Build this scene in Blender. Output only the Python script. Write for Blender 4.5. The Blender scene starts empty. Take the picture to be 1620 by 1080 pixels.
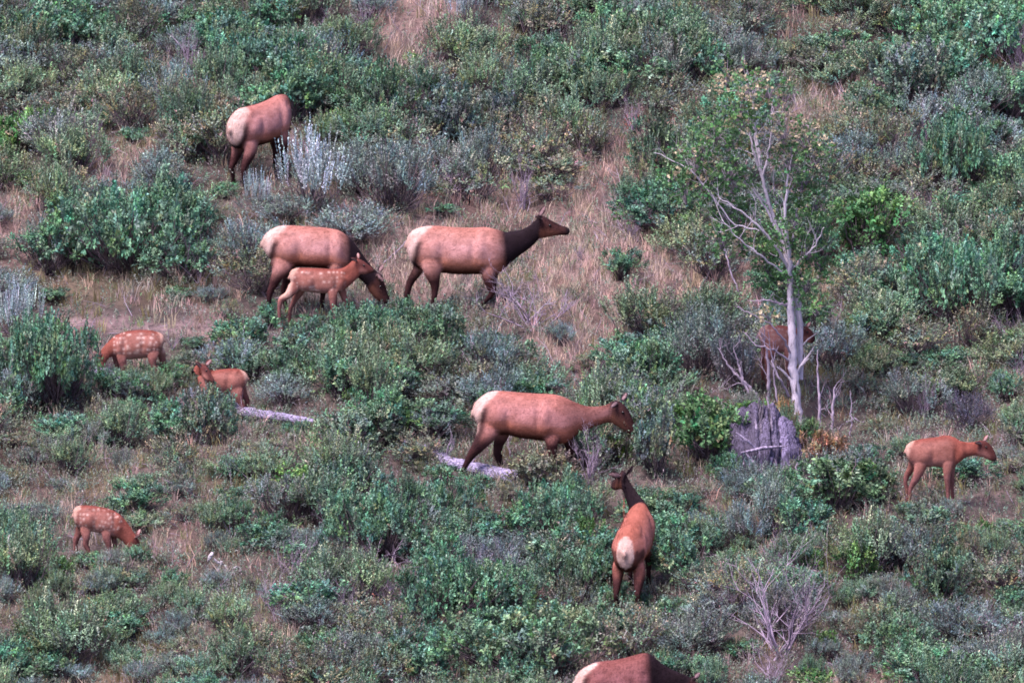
import bpy, math, random
import numpy as np
from mathutils import Vector, kdtree

rnd = random.Random(7)
rng = np.random.default_rng(7)
scene = bpy.context.scene
COL = scene.collection

# ------------------------------------------------------------------ camera, world, sun, exposure
PITCH = math.radians(8.0)
DIST = 200.0
LENS = 36.0 * DIST / 16.2
cam_d = bpy.data.cameras.new('camera')
cam = bpy.data.objects.new('camera', cam_d)
COL.objects.link(cam)
CAM = Vector((0, -DIST * math.cos(PITCH), DIST * math.sin(PITCH)))
cam.location = CAM
cam.rotation_euler = (math.radians(90) - PITCH, 0, 0)
cam_d.lens = LENS
cam_d.sensor_width = 36.0
cam_d.clip_start = 1.0
cam_d.clip_end = 3000.0
scene.camera = cam

SUN_EL, SUN_AZ = math.radians(63), math.radians(-48)   # azimuth measured from the camera's side (behind it), to the left
world = bpy.data.worlds.new('World')
scene.world = world
world.use_nodes = True
wn = world.node_tree.nodes
wl = world.node_tree.links
wn.clear()
sky = wn.new('ShaderNodeTexSky')
sky.sky_type = 'NISHITA'
sky.sun_disc = False
sky.sun_elevation = SUN_EL
sky.sun_rotation = math.radians(180) - SUN_AZ
sky.air_density = 1.0
sky.dust_density = 3.0
sky.ozone_density = 1.0
bg = wn.new('ShaderNodeBackground')
bg.inputs['Strength'].default_value = 0.092
wo = wn.new('ShaderNodeOutputWorld')
tintn = wn.new('ShaderNodeMix')
tintn.data_type = 'RGBA'
tintn.blend_type = 'MULTIPLY'
tintn.inputs[0].default_value = 1.0
tintn.inputs[7].default_value = (0.96, 0.85, 1.08, 1)      # the pink of dusk over the whole sky
wl.new(sky.outputs[0], tintn.inputs[6])
wl.new(tintn.outputs[2], bg.inputs['Color'])
wl.new(bg.outputs[0], wo.inputs['Surface'])

sun_d = bpy.data.lights.new('sun', 'SUN')
sun_d.energy = 3.3
sun_d.angle = math.radians(20)
sun_d.color = (1.0, 0.85, 0.87)
sun = bpy.data.objects.new('sun', sun_d)
COL.objects.link(sun)
sv = Vector((math.sin(SUN_AZ) * math.cos(SUN_EL), -math.cos(SUN_AZ) * math.cos(SUN_EL), math.sin(SUN_EL)))
sun.rotation_euler = sv.to_track_quat('Z', 'Y').to_euler()
sun.location = (0, 0, 60)

scene.view_settings.view_transform = 'Standard'
scene.view_settings.look = 'None'
scene.view_settings.exposure = 1.3
scene.view_settings.gamma = 1.0
scene.view_settings.use_curve_mapping = False
scene.cycles.max_bounces = 5
scene.cycles.diffuse_bounces = 1
scene.cycles.transparent_max_bounces = 4
scene.cycles.filter_width = 1.7

# ------------------------------------------------------------------ the lie of the land
TANS = math.tan(math.radians(14))
def height(x, y):
    x = np.asarray(x, float); y = np.asarray(y, float)
    lo = np.where(y < -30, -30 + (y + 30) * np.exp(np.clip((y + 30) / 60.0, -6, 0)) * 0.9, y)
    hi = np.where(lo > 60, 60 + 120 * (1 - np.exp(-np.clip(lo - 60, 0, None) / 120.0)), lo)
    b = (0.16 * np.sin(x * 0.55 + 1.3) * np.cos(y * 0.41 + 0.4) + 0.09 * np.sin(x * 1.1 - y * 0.8 + 2.1)
         + 0.05 * np.sin(x * 2.3 + y * 1.7) + 0.03 * np.sin(x * 4.1 - y * 3.3 + 0.7))
    return hi * TANS + b
def hz(x, y):
    return float(height(x, y))

S_ = 36.0 / LENS / 1620.0
F_ = Vector((0, math.cos(PITCH), -math.sin(PITCH)))
U_ = Vector((0, math.sin(PITCH), math.cos(PITCH)))
def ray(px, py):
    return F_ + Vector((1, 0, 0)) * ((px - 810) * S_) + U_ * ((540 - py) * S_)
def ground_at(px, py):
    """world point of the ground seen at a place of the photograph (used to lay out the plan)"""
    d = ray(px, py)
    a, b = 120.0, 320.0
    for _ in range(40):
        m = (a + b) / 2
        p = CAM + d * m
        if p.z > hz(p.x, p.y): a = m
        else: b = m
    p = CAM + d * a
    return Vector((p.x, p.y, hz(p.x, p.y)))
def mpp(p):
    """metres per photo pixel at a world point"""
    return (p - CAM).dot(F_) * S_
def project(x, y, z):
    rx = x - CAM.x; ry = y - CAM.y; rz = z - CAM.z
    d = ry * F_.y + rz * F_.z
    u = ry * U_.y + rz * U_.z
    return 810 + rx / d / S_, 540 - u / d / S_

# ------------------------------------------------------------------ plan of what grows where (60 px cells of the view)
PLAN = [
 "GGGGGGGGPPDDSOOGGGGODYOGGGG",
 "TOOOPGGGGGDOOOGGGTGTOOGGGGP",
 "OOOOOOGGGGGOTTOOOOOGPYDGOGG",
 "BOPYOG.YBBOGTOOOODOTDYOOPGG",
 "BODDOG.OYTTPOPODDGGTDOGPGOG",
 "DGGGGG..TTTDDDDDPGOTGBBOPGG",
 "DGGGGPO..DDD..DDDDODBBGGGGG",
 "SYYYYYO...DD..DDDDDDGYOGGGG",
 "SGHHPDOGGGGOPPDDDGT.OPOGOOP",
 "GGO.OOGGGGGOGODDGGTTOGMMMMP",
 "GGOG.GGGOGGGGGOPGTGB.OMMPTM",
 "MMMOGGMMGOOO...GBTBG.OGM..M",
 "MMYMMYMBGGGG..OOPTMTGGBMMGM",
 "M..MDMMGPGGGBGGO.GMTOGMGMGG",
 "GB.MDMMPGOPGTTGG.GGMPMBTGMM",
 "MMMMMMOPGPPGGGGO.GOPPMMTPMG",
 "MGMMMMOMGOOGGGGGOSTPPTMGMOP",
 "GMYMMMPDOOOGGGG..MMMPBMDGGG"]
def zone(px, py):
    c = min(26, max(0, int(px // 60))); r = min(17, max(0, int(py // 60)))
    return PLAN[r][c]

# ------------------------------------------------------------------ helpers
def tag(o, label=None, cat=None, group=None, kind=None):
    if label: o['label'] = label
    if cat: o['category'] = cat
    if group: o['group'] = group
    if kind: o['kind'] = kind
    return o
def empty(name, loc, rz=0.0):
    o = bpy.data.objects.new(name, None)
    o.location = loc; o.rotation_euler = (0, 0, rz)
    o.empty_display_size = 0.2
    COL.objects.link(o)
    return o
def link(name, me, parent=None, mat=None):
    o = bpy.data.objects.new(name, me)
    COL.objects.link(o)
    if parent: o.parent = parent
    if mat and not me.materials: me.materials.append(mat)
    return o
def np_mesh(name, V, faces, tint=None, smooth=False):
    """V (n,3); faces: list of index arrays, each (m,k); tint per vertex (n,3)"""
    me = bpy.data.meshes.new(name)
    V = np.asarray(V, np.float32)
    me.vertices.add(len(V)); me.vertices.foreach_set('co', V.ravel())
    faces = [np.asarray(f, np.int32) for f in faces if len(f)]
    loops = np.concatenate([f.ravel() for f in faces])
    tot = np.concatenate([np.full(len(f), f.shape[1], np.int32) for f in faces])
    st = np.concatenate([[0], np.cumsum(tot)[:-1]]).astype(np.int32)
    me.loops.add(len(loops)); me.loops.foreach_set('vertex_index', loops)
    me.polygons.add(len(tot)); me.polygons.foreach_set('loop_start', st); me.polygons.foreach_set('loop_total', tot)
    if smooth: me.polygons.foreach_set('use_smooth', np.ones(len(tot), bool))
    me.update(calc_edges=True)
    if tint is not None:
        a = me.attributes.new('tint', 'FLOAT_COLOR', 'POINT')
        a.data.foreach_set('color', np.concatenate([tint, np.ones((len(V), 1))], 1).astype(np.float32).ravel())
    return me
def unit(v):
    return v / (np.linalg.norm(v, axis=-1, keepdims=True) + 1e-9)
def leaves_geo(P, D, N, L, W):
    """folded diamond leaves: base P, direction D, face normal N, length L, width W"""
    R = unit(np.cross(D, N)); N = np.cross(R, D)
    L = L[:, None]; W = W[:, None]
    v0 = P; v2 = P + D * L - N * L * 0.12
    v1 = P + D * L * 0.5 + R * W * 0.5 + N * W * 0.22
    v3 = P + D * L * 0.5 - R * W * 0.5 + N * W * 0.22
    V = np.stack([v0, v1, v2, v3], 1).reshape(-1, 3)
    n = len(P); b = np.arange(n)[:, None] * 4
    Fq = np.concatenate([b, b + 1, b + 2, b + 3], 1)
    return V, Fq
def tube_geo(pts, rad, sides=5):
    pts = np.asarray(pts, float); rad = np.asarray(rad, float)
    n = len(pts)
    T = unit(np.gradient(pts, axis=0))
    ref = np.array([0.31, 0.2, 0.93]) if abs(T[0][2]) < 0.9 else np.array([1.0, 0.1, 0])
    A = unit(np.cross(T, ref)); B = np.cross(T, A)
    an = np.linspace(0, 2 * math.pi, sides, endpoint=False)
    V = pts[:, None, :] + rad[:, None, None] * (np.cos(an)[None, :, None] * A[:, None, :] + np.sin(an)[None, :, None] * B[:, None, :])
    V = V.reshape(-1, 3)
    i = np.arange(n - 1)[:, None] * sides; j = np.arange(sides)[None, :]; k = (j + 1) % sides
    Fq = np.stack([i + j, i + k, i + sides + k, i + sides + j], -1).reshape(-1, 4)
    return V, Fq
class MB:
    def __init__(s): s.V = []; s.Q = []; s.T = []; s.C = []; s.n = 0
    def add(s, V, Q=None, T=None, tint=(1, 1, 1)):
        V = np.asarray(V, float)
        s.V.append(V)
        t = np.asarray(tint, float)
        s.C.append(np.broadcast_to(t, (len(V), 3)) if t.ndim == 1 else t)
        if Q is not None and len(Q): s.Q.append(np.asarray(Q) + s.n)
        if T is not None and len(T): s.T.append(np.asarray(T) + s.n)
        s.n += len(V)
    def tube(s, pts, rad, sides=5, tint=(1, 1, 1)):
        V, Q = tube_geo(pts, rad, sides); s.add(V, Q, tint=tint)
    def mesh(s, name, smooth=False):
        f = []
        if s.Q: f.append(np.concatenate(s.Q))
        if s.T: f.append(np.concatenate(s.T))
        return np_mesh(name, np.concatenate(s.V), f, np.concatenate(s.C), smooth)

# ------------------------------------------------------------------ materials
def nodes_mat(name):
    m = bpy.data.materials.new(name); m.use_nodes = True
    nt = m.node_tree; nt.nodes.clear()
    out = nt.nodes.new('ShaderNodeOutputMaterial')
    return m, nt, out
def mul(nt, a, b):
    n = nt.nodes.new('ShaderNodeMix'); n.data_type = 'RGBA'; n.blend_type = 'MULTIPLY'; n.inputs[0].default_value = 1
    for s, k in ((a, 6), (b, 7)):
        if isinstance(s, tuple): n.inputs[k].default_value = (*s, 1)
        else: nt.links.new(s, n.inputs[k])
    return n.outputs[2]
def leaf_mat(name, trans=0.15, rough=0.6, use_obj=True, base=(1, 1, 1)):
    m, nt, out = nodes_mat(name)
    at = nt.nodes.new('ShaderNodeAttribute'); at.attribute_name = 'tint'
    if use_obj:
        oi = nt.nodes.new('ShaderNodeObjectInfo'); c = mul(nt, at.outputs['Color'], oi.outputs['Color'])
    else:
        c = mul(nt, at.outputs['Color'], base)
    p = nt.nodes.new('ShaderNodeBsdfPrincipled')
    p.inputs['Roughness'].default_value = rough
    p.inputs['Specular IOR Level'].default_value = 0.35
    nt.links.new(c, p.inputs['Base Color'])
    t = nt.nodes.new('ShaderNodeBsdfTranslucent'); nt.links.new(c, t.inputs['Color'])
    mx = nt.nodes.new('ShaderNodeMixShader'); mx.inputs[0].default_value = trans
    nt.links.new(p.outputs[0], mx.inputs[1]); nt.links.new(t.outputs[0], mx.inputs[2])
    nt.links.new(mx.outputs[0], out.inputs['Surface'])
    return m
def noise(nt, scale, detail=4, rough=0.6, vec=None):
    n = nt.nodes.new('ShaderNodeTexNoise'); n.inputs['Scale'].default_value = scale
    n.inputs['Detail'].default_value = detail; n.inputs['Roughness'].default_value = rough
    if vec is not None: nt.links.new(vec, n.inputs['Vector'])
    return n
def ramp(nt, src, stops):
    r = nt.nodes.new('ShaderNodeValToRGB')
    while len(r.color_ramp.elements) < len(stops): r.color_ramp.elements.new(0.5)
    for e, (p, c) in zip(r.color_ramp.elements, stops): e.position = p; e.color = (*c, 1)
    nt.links.new(src, r.inputs[0]); return r.outputs[0]
M_LEAF = leaf_mat('shrub_leaf')
M_TREELEAF = leaf_mat('tree_leaf', 0.3, 0.5)
M_GRASS = leaf_mat('grass_blade', 0.25, 0.75, use_obj=False)
M_TWIG = None
def bark_mat(name, stops, scale=(6, 6, 2), bump=0.4, use_tint=True):
    m, nt, out = nodes_mat(name)
    tc = nt.nodes.new('ShaderNodeTexCoord'); mp = nt.nodes.new('ShaderNodeMapping')
    mp.inputs['Scale'].default_value = scale
    nt.links.new(tc.outputs['Object'], mp.inputs[0])
    n = noise(nt, 3.0, 6, 0.65, mp.outputs[0])
    c = ramp(nt, n.outputs[0], stops)
    if use_tint:
        at = nt.nodes.new('ShaderNodeAttribute'); at.attribute_name = 'tint'
        c = mul(nt, c, at.outputs['Color'])
    p = nt.nodes.new('ShaderNodeBsdfPrincipled'); p.inputs['Roughness'].default_value = 0.85
    nt.links.new(c, p.inputs['Base Color'])
    b = nt.nodes.new('ShaderNodeBump'); b.inputs['Strength'].default_value = bump; b.inputs['Distance'].default_value = 0.02
    nt.links.new(n.outputs[0], b.inputs['Height']); nt.links.new(b.outputs[0], p.inputs['Normal'])
    nt.links.new(p.outputs[0], out.inputs['Surface'])
    return m
M_STEM = bark_mat('shrub_stem', [(0.3, (0.06, 0.045, 0.055)), (0.7, (0.15, 0.115, 0.14))])
M_DEAD = bark_mat('dead_wood', [(0.3, (0.24, 0.20, 0.27)), (0.7, (0.46, 0.39, 0.48))])
M_ASPEN = bark_mat('pale_bark', [(0.32, (0.16, 0.14, 0.18)), (0.40, (0.52, 0.48, 0.56)), (0.75, (0.72, 0.66, 0.74))], (9, 9, 3))
M_LOG = bark_mat('weathered_log', [(0.38, (0.04, 0.03, 0.06)), (0.5, (0.20, 0.18, 0.29)), (0.66, (0.50, 0.46, 0.64))], (1.2, 16, 16), 0.9)
M_STUMP = bark_mat('rotten_wood', [(0.36, (0.03, 0.025, 0.04)), (0.5, (0.13, 0.11, 0.16)), (0.68, (0.34, 0.30, 0.40))], (14, 14, 2.5), 0.9)
M_BONE = bark_mat('bleached_bone', [(0.3, (0.26, 0.24, 0.27)), (0.7, (0.52, 0.50, 0.52))], (8, 8, 8), 0.2)

def soil_mat():
    m, nt, out = nodes_mat('hillside_soil')
    tc = nt.nodes.new('ShaderNodeTexCoord')
    n1 = noise(nt, 0.5, 5, 0.6, tc.outputs['Object']); n2 = noise(nt, 9, 8, 0.7, tc.outputs['Object'])
    c1 = ramp(nt, n1.outputs[0], [(0.35, (0.045, 0.033, 0.030)), (0.62, (0.10, 0.084, 0.080))])
    c2 = ramp(nt, n2.outputs[0], [(0.3, (0.35, 0.32, 0.33)), (0.7, (1.3, 1.2, 1.15))])
    at = nt.nodes.new('ShaderNodeAttribute'); at.attribute_name = 'tint'
    c = mul(nt, mul(nt, c1, c2), at.outputs['Color'])
    p = nt.nodes.new('ShaderNodeBsdfPrincipled'); p.inputs['Roughness'].default_value = 0.95
    nt.links.new(c, p.inputs['Base Color'])
    b = nt.nodes.new('ShaderNodeBump'); b.inputs['Strength'].default_value = 0.8; b.inputs['Distance'].default_value = 0.05
    nt.links.new(n2.outputs[0], b.inputs['Height']); nt.links.new(b.outputs[0], p.inputs['Normal'])
    nt.links.new(p.outputs[0], out.inputs['Surface']); return m
def coat_mat():
    m, nt, out = nodes_mat('elk_coat')
    at = nt.nodes.new('ShaderNodeAttribute'); at.attribute_name = 'tint'
    tc = nt.nodes.new('ShaderNodeTexCoord'); mp = nt.nodes.new('ShaderNodeMapping')
    mp.inputs['Scale'].default_value = (0.7, 1, 1)
    nt.links.new(tc.outputs['Object'], mp.inputs[0])
    n = noise(nt, 60, 4, 0.7, mp.outputs[0]); n2 = noise(nt, 5, 6, 0.7, mp.outputs[0])
    c = mul(nt, at.outputs['Color'], ramp(nt, n.outputs[0], [(0.3, (0.86, 0.84, 0.84)), (0.7, (1.12, 1.12, 1.12))]))
    c = mul(nt, c, ramp(nt, n2.outputs[0], [(0.36, (0.74, 0.68, 0.67)), (0.62, (1.12, 1.14, 1.2))]))
    p = nt.nodes.new('ShaderNodeBsdfPrincipled'); p.inputs['Roughness'].default_value = 0.8
    p.inputs['Specular IOR Level'].default_value = 0.15
    p.inputs['Sheen Weight'].default_value = 0.0
    nt.links.new(c, p.inputs['Base Color'])
    b = nt.nodes.new('ShaderNodeBump'); b.inputs['Strength'].default_value = 0.5; b.inputs['Distance'].default_value = 0.012
    nt.links.new(n.outputs[0], b.inputs['Height']); nt.links.new(b.outputs[0], p.inputs['Normal'])
    nt.links.new(p.outputs[0], out.inputs['Surface']); return m
def plain_mat(name, col, rough):
    m, nt, out = nodes_mat(name)
    p = nt.nodes.new('ShaderNodeBsdfPrincipled'); p.inputs['Base Color'].default_value = (*col, 1)
    p.inputs['Roughness'].default_value = rough
    nt.links.new(p.outputs[0], out.inputs['Surface']); return m
M_SOIL = soil_mat(); M_COAT = coat_mat()
M_EYE = plain_mat('eye_dark', (0.01, 0.008, 0.008), 0.2)
M_HOOF = plain_mat('hoof_horn', (0.03, 0.022, 0.022), 0.5)

# ------------------------------------------------------------------ ground sheet
def axis(lo, hi, flo, fhi, step):
    a = list(np.arange(flo, fhi + 1e-6, step))
    s, v = step, fhi
    while v < hi: s *= 1.25; v += s; a.append(v)
    s, v = step, flo
    while v > lo: s *= 1.25; v -= s; a.insert(0, v)
    return np.array(a)
xs = axis(-600, 600, -14, 14, 0.2); ys = axis(-500, 900, -24, 30, 0.25)
X, Y = np.meshgrid(xs, ys)
Z = height(X, Y)
Vg = np.stack([X.ravel(), Y.ravel(), Z.ravel()], 1)
PX, PY = project(Vg[:, 0], Vg[:, 1], Vg[:, 2])
tg = np.ones((len(Vg), 3))
ink = (PX > -60) & (PX < 1680) & (PY > -60) & (PY < 1140)
for i in np.where(ink)[0]:
    z_ = zone(PX[i], PY[i])
    tg[i] = {'D': (1.9, 1.7, 1.65), 'Y': (1.3, 1.3, 1.0), 'M': (1.2, 1.15, 1.1)}.get(z_, (1, 1, 1))
    if abs(PY[i] - 514 - 4 * math.sin(PX[i] * .03)) < 9 and 110 < PX[i] < 340: tg[i] = (2.3, 2.15, 2.35)
nx, ny = len(xs), len(ys)
i = np.arange(ny - 1)[:, None] * nx + np.arange(nx - 1)[None, :]
Fg = np.stack([i, i + 1, i + nx + 1, i + nx], -1).reshape(-1, 4)
g = link('hillside_ground', np_mesh('hillside_ground', Vg, [Fg], tg, True), None, M_SOIL)
tag(g, 'brown sloping hillside soil under the brush and grass', 'ground', kind='structure')

# ------------------------------------------------------------------ shrubs
def shoot_leaves(mb, P, D, n, length, ls, lw, spread, shade, hue):
    """many shoots at once: P,D (k,3); n leaves on each"""
    k = len(P)
    t = np.tile(np.linspace(0.12, 1.0, n), k)
    t = t + rng.uniform(-.04, .04, k * n)
    Pr = np.repeat(P, n, 0); Dr = np.repeat(D, n, 0)
    ln = np.repeat(length, n)
    a = rng.uniform(0, 2 * math.pi, k * n)
    ref = rng.normal(size=(k * n, 3))
    side = unit(np.cross(Dr, ref))
    out = unit(side * spread + Dr * (0.35 + 0.7 * t[:, None]) + rng.normal(size=(k * n, 3)) * 0.15)
    base = Pr + Dr * (ln * t)[:, None]
    Nn = unit(np.cross(out, np.cross(Dr, out)) + rng.normal(size=(k * n, 3)) * 0.25)
    L = ls * rng.uniform(0.7, 1.3, k * n); W = L * lw
    V, Q = leaves_geo(base, out, Nn, L, W)
    sh = np.repeat(shade, n) * rng.uniform(0.8, 1.2, k * n)
    hu = np.repeat(hue, n, 0)
    tint = np.repeat(sh[:, None] * hu, 4, 0)
    mb.add(V, Q, tint=tint)

KIND = {
 # lumps, clumps per lump, shoots per clump, leaves/shoot, shoot length, leaf size, leaf width ratio, spread, up bias, hue jitter
 'leafy':  dict(lumps=(6, 9), cl=(9, 8), n=9, sl=(.07, .15), ls=.044, lw=.60, spread=.9, up=.8, hj=.15),
 'willowy': dict(lumps=(7, 10), cl=(9, 7), n=13, sl=(.14, .30), ls=.042, lw=.38, spread=.7, up=2.0, hj=.14),
 'olive':  dict(lumps=(6, 9), cl=(10, 6), n=9, sl=(.08, .20), ls=.034, lw=.50, spread=.8, up=1.0, hj=.18),
 'sage':   dict(lumps=(6, 8), cl=(10, 7), n=11, sl=(.10, .22), ls=.036, lw=.34, spread=.6, up=1.6, hj=.10),
 'silver': dict(lumps=(4, 6), cl=(8, 4), n=34, sl=(.26, .50), ls=.030, lw=.40, spread=.26, up=7.0, hj=.05),
 'bright': dict(lumps=(6, 8), cl=(8, 7), n=9, sl=(.08, .17), ls=.052, lw=.60, spread=.9, up=.9, hj=.16),
}
def make_shrub(kind, r=0.6, h=0.7):
    k = KIND[kind]; mb = MB(); st = MB()
    nl = rnd.randint(*k['lumps'])
    if r > 1: nl = int(nl * 2.6)
    lumps = []
    for j in range(nl):
        a = 2 * math.pi * j / nl + rnd.uniform(-.5, .5); d = rnd.uniform(.25, .68) * r if j else 0
        if r > 1: d = rnd.uniform(0, .85) * r; a = rnd.uniform(0, 6.28)
        lumps.append((d * math.cos(a), d * math.sin(a), h * rnd.uniform(.28, .58), (r if r < 1 else .62) * rnd.uniform(.32, .5), h * rnd.uniform(.32, .46)))
    ncl, nsh = k['cl']; per = ncl * nsh
    for (cx, cy, cz, rr, rh) in lumps:
        d0 = unit(rng.normal(size=(ncl, 3))); d0[:, 2] = np.abs(d0[:, 2]) * 1.05 - 0.38
        d = unit(np.repeat(unit(d0), nsh, 0) + rng.normal(size=(per, 3)) * .17)
        f = np.repeat(rng.choice([1.12, 1.0, .92, .75], ncl), nsh)[:, None] * rng.uniform(.82, 1.1, (per, 1))
        P = np.array([cx, cy, cz]) + d * f * np.array([rr, rr, rh])
        P[:, 2] = np.maximum(P[:, 2], .03)
        D = unit(d * .7 + np.array([0, 0, k['up'] * .6]) + rng.normal(size=(per, 3)) * .3)
        ln = rng.uniform(*k['sl'], per)
        lump_sh = rnd.uniform(.82, 1.15)
        sh = lump_sh * np.repeat(rng.uniform(.60, 1.38, ncl), nsh) * rng.uniform(.68, 1.36, per)
        hue = 1 + rng.normal(size=(per, 3)) * np.array([k['hj'] * .6, .05, k['hj'] * .6]) + np.repeat(rng.normal(size=(ncl, 3)) * np.array([k['hj'], .05, k['hj']]), nsh, 0)
        pale = rng.uniform(size=per) < .10
        hue[pale] *= np.array([1.7, 1.45, 1.5]); brown = rng.uniform(size=per) < .025; hue[brown] *= np.array([1.5, .8, .9])
        shoot_leaves(mb, P, D, k['n'], ln, k['ls'], k['lw'], k['spread'], sh, np.clip(hue, .5, 2.2))
        for q in range(0, per, 4):
            b = np.array([cx * .25 + rnd.uniform(-.05, .05), cy * .25 + rnd.uniform(-.05, .05), -.03])
            e = P[q] + D[q] * ln[q] * (1.0 if q % 8 else 1.25)
            m_ = (b + P[q]) / 2 + np.array([cx, cy, 0]) * .15 + rng.normal(size=3) * .04
            v = rnd.uniform(.6, 1.4)
            st.tube([b, m_, P[q], e], [.009, .006, .004, .0015], 3, (v, v, v))
    return mb.mesh(kind + '_foliage'), st.mesh(kind + '_stems')
def branchy(mb, p, d, length, rad, depth, spread=.5, lift=.15, seg=4, sides=4, kids=(2, 4), shrink=.62, tint=(1, 1, 1)):
    pts = [np.array(p, float)]; d = unit(np.array(d, float)); rads = [rad]
    for i_ in range(seg):
        d = unit(d + rng.normal(size=3) * .16 + np.array([0, 0, lift * .3]))
        pts.append(pts[-1] + d * length / seg); rads.append(rad * (1 - .75 * (i_ + 1) / seg))
    mb.tube(pts, rads, sides if depth else 3, tint)
    if depth > 0:
        for _ in range(rnd.randint(*kids)):
            i_ = rnd.randint(1, seg)
            dd = unit(d + rng.normal(size=3) * spread + np.array([0, 0, lift]))
            branchy(mb, pts[i_], dd, length * shrink * rnd.uniform(.7, 1.2), rads[i_] * .75 + .0008, depth - 1, spread, lift, seg, sides, kids, shrink, tint)
def make_twiggy(h=.7, n=9):
    st = MB()
    for _ in range(n):
        a = rnd.uniform(0, 6.28); t = rnd.uniform(.2, .9)
        v = rnd.uniform(.6, 1.2)
        branchy(st, (rnd.uniform(-.05, .05), rnd.uniform(-.05, .05), -.03), (math.cos(a) * t, math.sin(a) * t, 1), h * rnd.uniform(.6, .95), .011, 3, .45, .2, 3, 4, (2, 4), .6, (v, v * .95, v))
    mb = MB()
    k = 60
    d = unit(rng.normal(size=(k, 3))); d[:, 2] = np.abs(d[:, 2])
    P = d * np.array([.35, .35, h * .75]) * rng.uniform(.5, 1, (k, 1))
    shoot_leaves(mb, P, unit(d + np.array([0, 0, .8])), 6, rng.uniform(.05, .1, k), .026, .4, .8, rng.uniform(.6, 1.1, k), np.ones((k, 3)))
    return mb.mesh('twiggy_foliage'), st.mesh('twiggy_stems')

VAR = {k: [make_shrub(k) for _ in range(5)] for k in ('leafy', 'olive', 'sage', 'willowy')}
VAR['leafy_big'] = [make_shrub('leafy', 1.15, .75) for _ in range(3)]
VAR['bright'] = [make_shrub('bright') for _ in range(3)]
VAR['silver'] = [make_shrub('silver', .45, .7) for _ in range(3)]
VAR['twiggy'] = [make_twiggy() for _ in range(4)]
for k, vs in VAR.items():
    for a, b in vs:
        a.materials.append(M_LEAF); b.materials.append(M_DEAD if k == 'twiggy' else M_STEM)
NAME = {'leafy': 'leafy_shrub', 'willowy': 'upright_shrub', 'olive': 'olive_shrub', 'sage': 'sagebrush', 'silver': 'silver_sagebrush', 'bright': 'green_bush', 'twiggy': 'dead_shrub'}
COLR = {'leafy': (.112, .245, .150), 'willowy': (.150, .250, .155), 'olive': (.168, .215, .148), 'sage': (.180, .255, .235), 'silver': (.42, .54, .56),
        'bright': (.110, .245, .075), 'twiggy': (.17, .16, .15)}
def lighten(c): return tuple(min(.6, v_ * 1.35) for v_ in c)
CODE = {'G': 'leafy', 'O': 'olive', 'T': 'sage', 'S': 'silver', 'B': 'bright', 'P': 'twiggy'}
GLAB = {'willowy': ('upright pale green shrub in the dense brush of the hillside', 'upright pale green shrubs on the hillside'),
        'leafy': ('dull green rounded shrub in the dense brush of the hillside', 'dull green shrubs crowding the hillside'),
        'olive': ('olive brown sparse shrub in the dense brush of the hillside', 'olive brown shrubs on the hillside'),
        'sage': ('blue-grey feathery sagebrush among the greener shrubs', 'blue-grey sagebrush among the shrubs'),
        'silver': ('small silvery sagebrush with upright plumes in the brush', 'small silvery sagebrush plants'),
        'bright': ('fresh bright green leafy bush among duller shrubs', 'bright green bushes on the hillside'),
        'twiggy': ('bare greyish purple twiggy dead shrub in the brush', 'bare dead twiggy shrubs')}
ANON = []
def shrub(kind, px, py, wpx, hpx, label=None, color=None, cat='shrub', i=None, lean=0):
    """px,py: where its foot stands in the view; wpx,hpx: its width and height in photo pixels"""
    p = ground_at(px, py); m = mpp(p)
    vk = 'leafy_big' if kind == 'leafy' and wpx >= 150 else kind
    fol, st = VAR[vk][rnd.randrange(len(VAR[vk])) if i is None else i]
    r0 = .6 if kind not in ('silver', 'twiggy') else (.5 if kind == 'silver' else .45)
    if vk == 'leafy_big': r0 = 1.12
    sx = wpx * m / (2 * r0 * 1.0); sz = hpx * m / (.78 if kind != 'silver' else .95)
    e = empty(NAME[kind], p, rnd.uniform(0, 6.28))
    e.scale = (sx, sx, sz)
    c = lighten(color) if color else COLR[kind]
    if color and kind == 'silver': c = color
    v = rnd.uniform(.80, 1.25); w = rnd.uniform(-.10, .10)
    if label: v = rnd.uniform(.95, 1.08); w = 0
    for nm, me in (('foliage', fol), ('stems', st)):
        o = link(nm, me, e); o.color = (c[0] * v * (1 + w), c[1] * v, c[2] * v * (1 - w * .6), 1)
    if label: tag(e, label, cat)
    else:
        tag(e, GLAB[kind][0], cat, GLAB[kind][1]); ANON.append((e, kind, px, py - hpx * .5, wpx))
    return e

# what must stay in sight: (x0, y0, x1, y1, ground y) in the photograph
KEEP = [(350, 158, 470, 292, 300), (413, 352, 620, 466, 500), (440, 405, 600, 500, 518), (638, 325, 903, 500, 500),
        (745, 612, 1010, 690, 757), (728, 690, 800, 745, 757), (955, 735, 1030, 920, 960), (905, 1028, 1110, 1090, 1172),
        (170, 518, 264, 572, 606), (303, 565, 394, 645, 660), (113, 786, 220, 876, 885), (1430, 684, 1580, 800, 798),
        (1198, 510, 1290, 565, 612), (1235, 475, 1275, 660, 672), (1165, 645, 1262, 745, 750), (640, 705, 822, 770, 765),
        (365, 640, 498, 672, 668), (150, 585, 240, 620, 615), (330, 878, 390, 915, 905), (120, 505, 330, 525, 520),
        (988, 165, 1012, 200, 205), (1286, 560, 1352, 665, 684), (1196, 905, 1280, 1000, 1044), (1132, 545, 1196, 620, 640), (390, 240, 560, 310, 332), (0, 455, 70, 510, 530), (705, 0, 785, 25, 42)]
def clear_of(px, py, w, h):
    for (a, b, c, d, gy) in KEEP:
        if px + w * .5 > a and px - w * .5 < c and py > b and py - h < d and py > gy - 14: return False
        if a - w * .3 < px < c + w * .3 and abs(py - gy) < 26 and gy < 1000: return False
    return True

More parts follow.
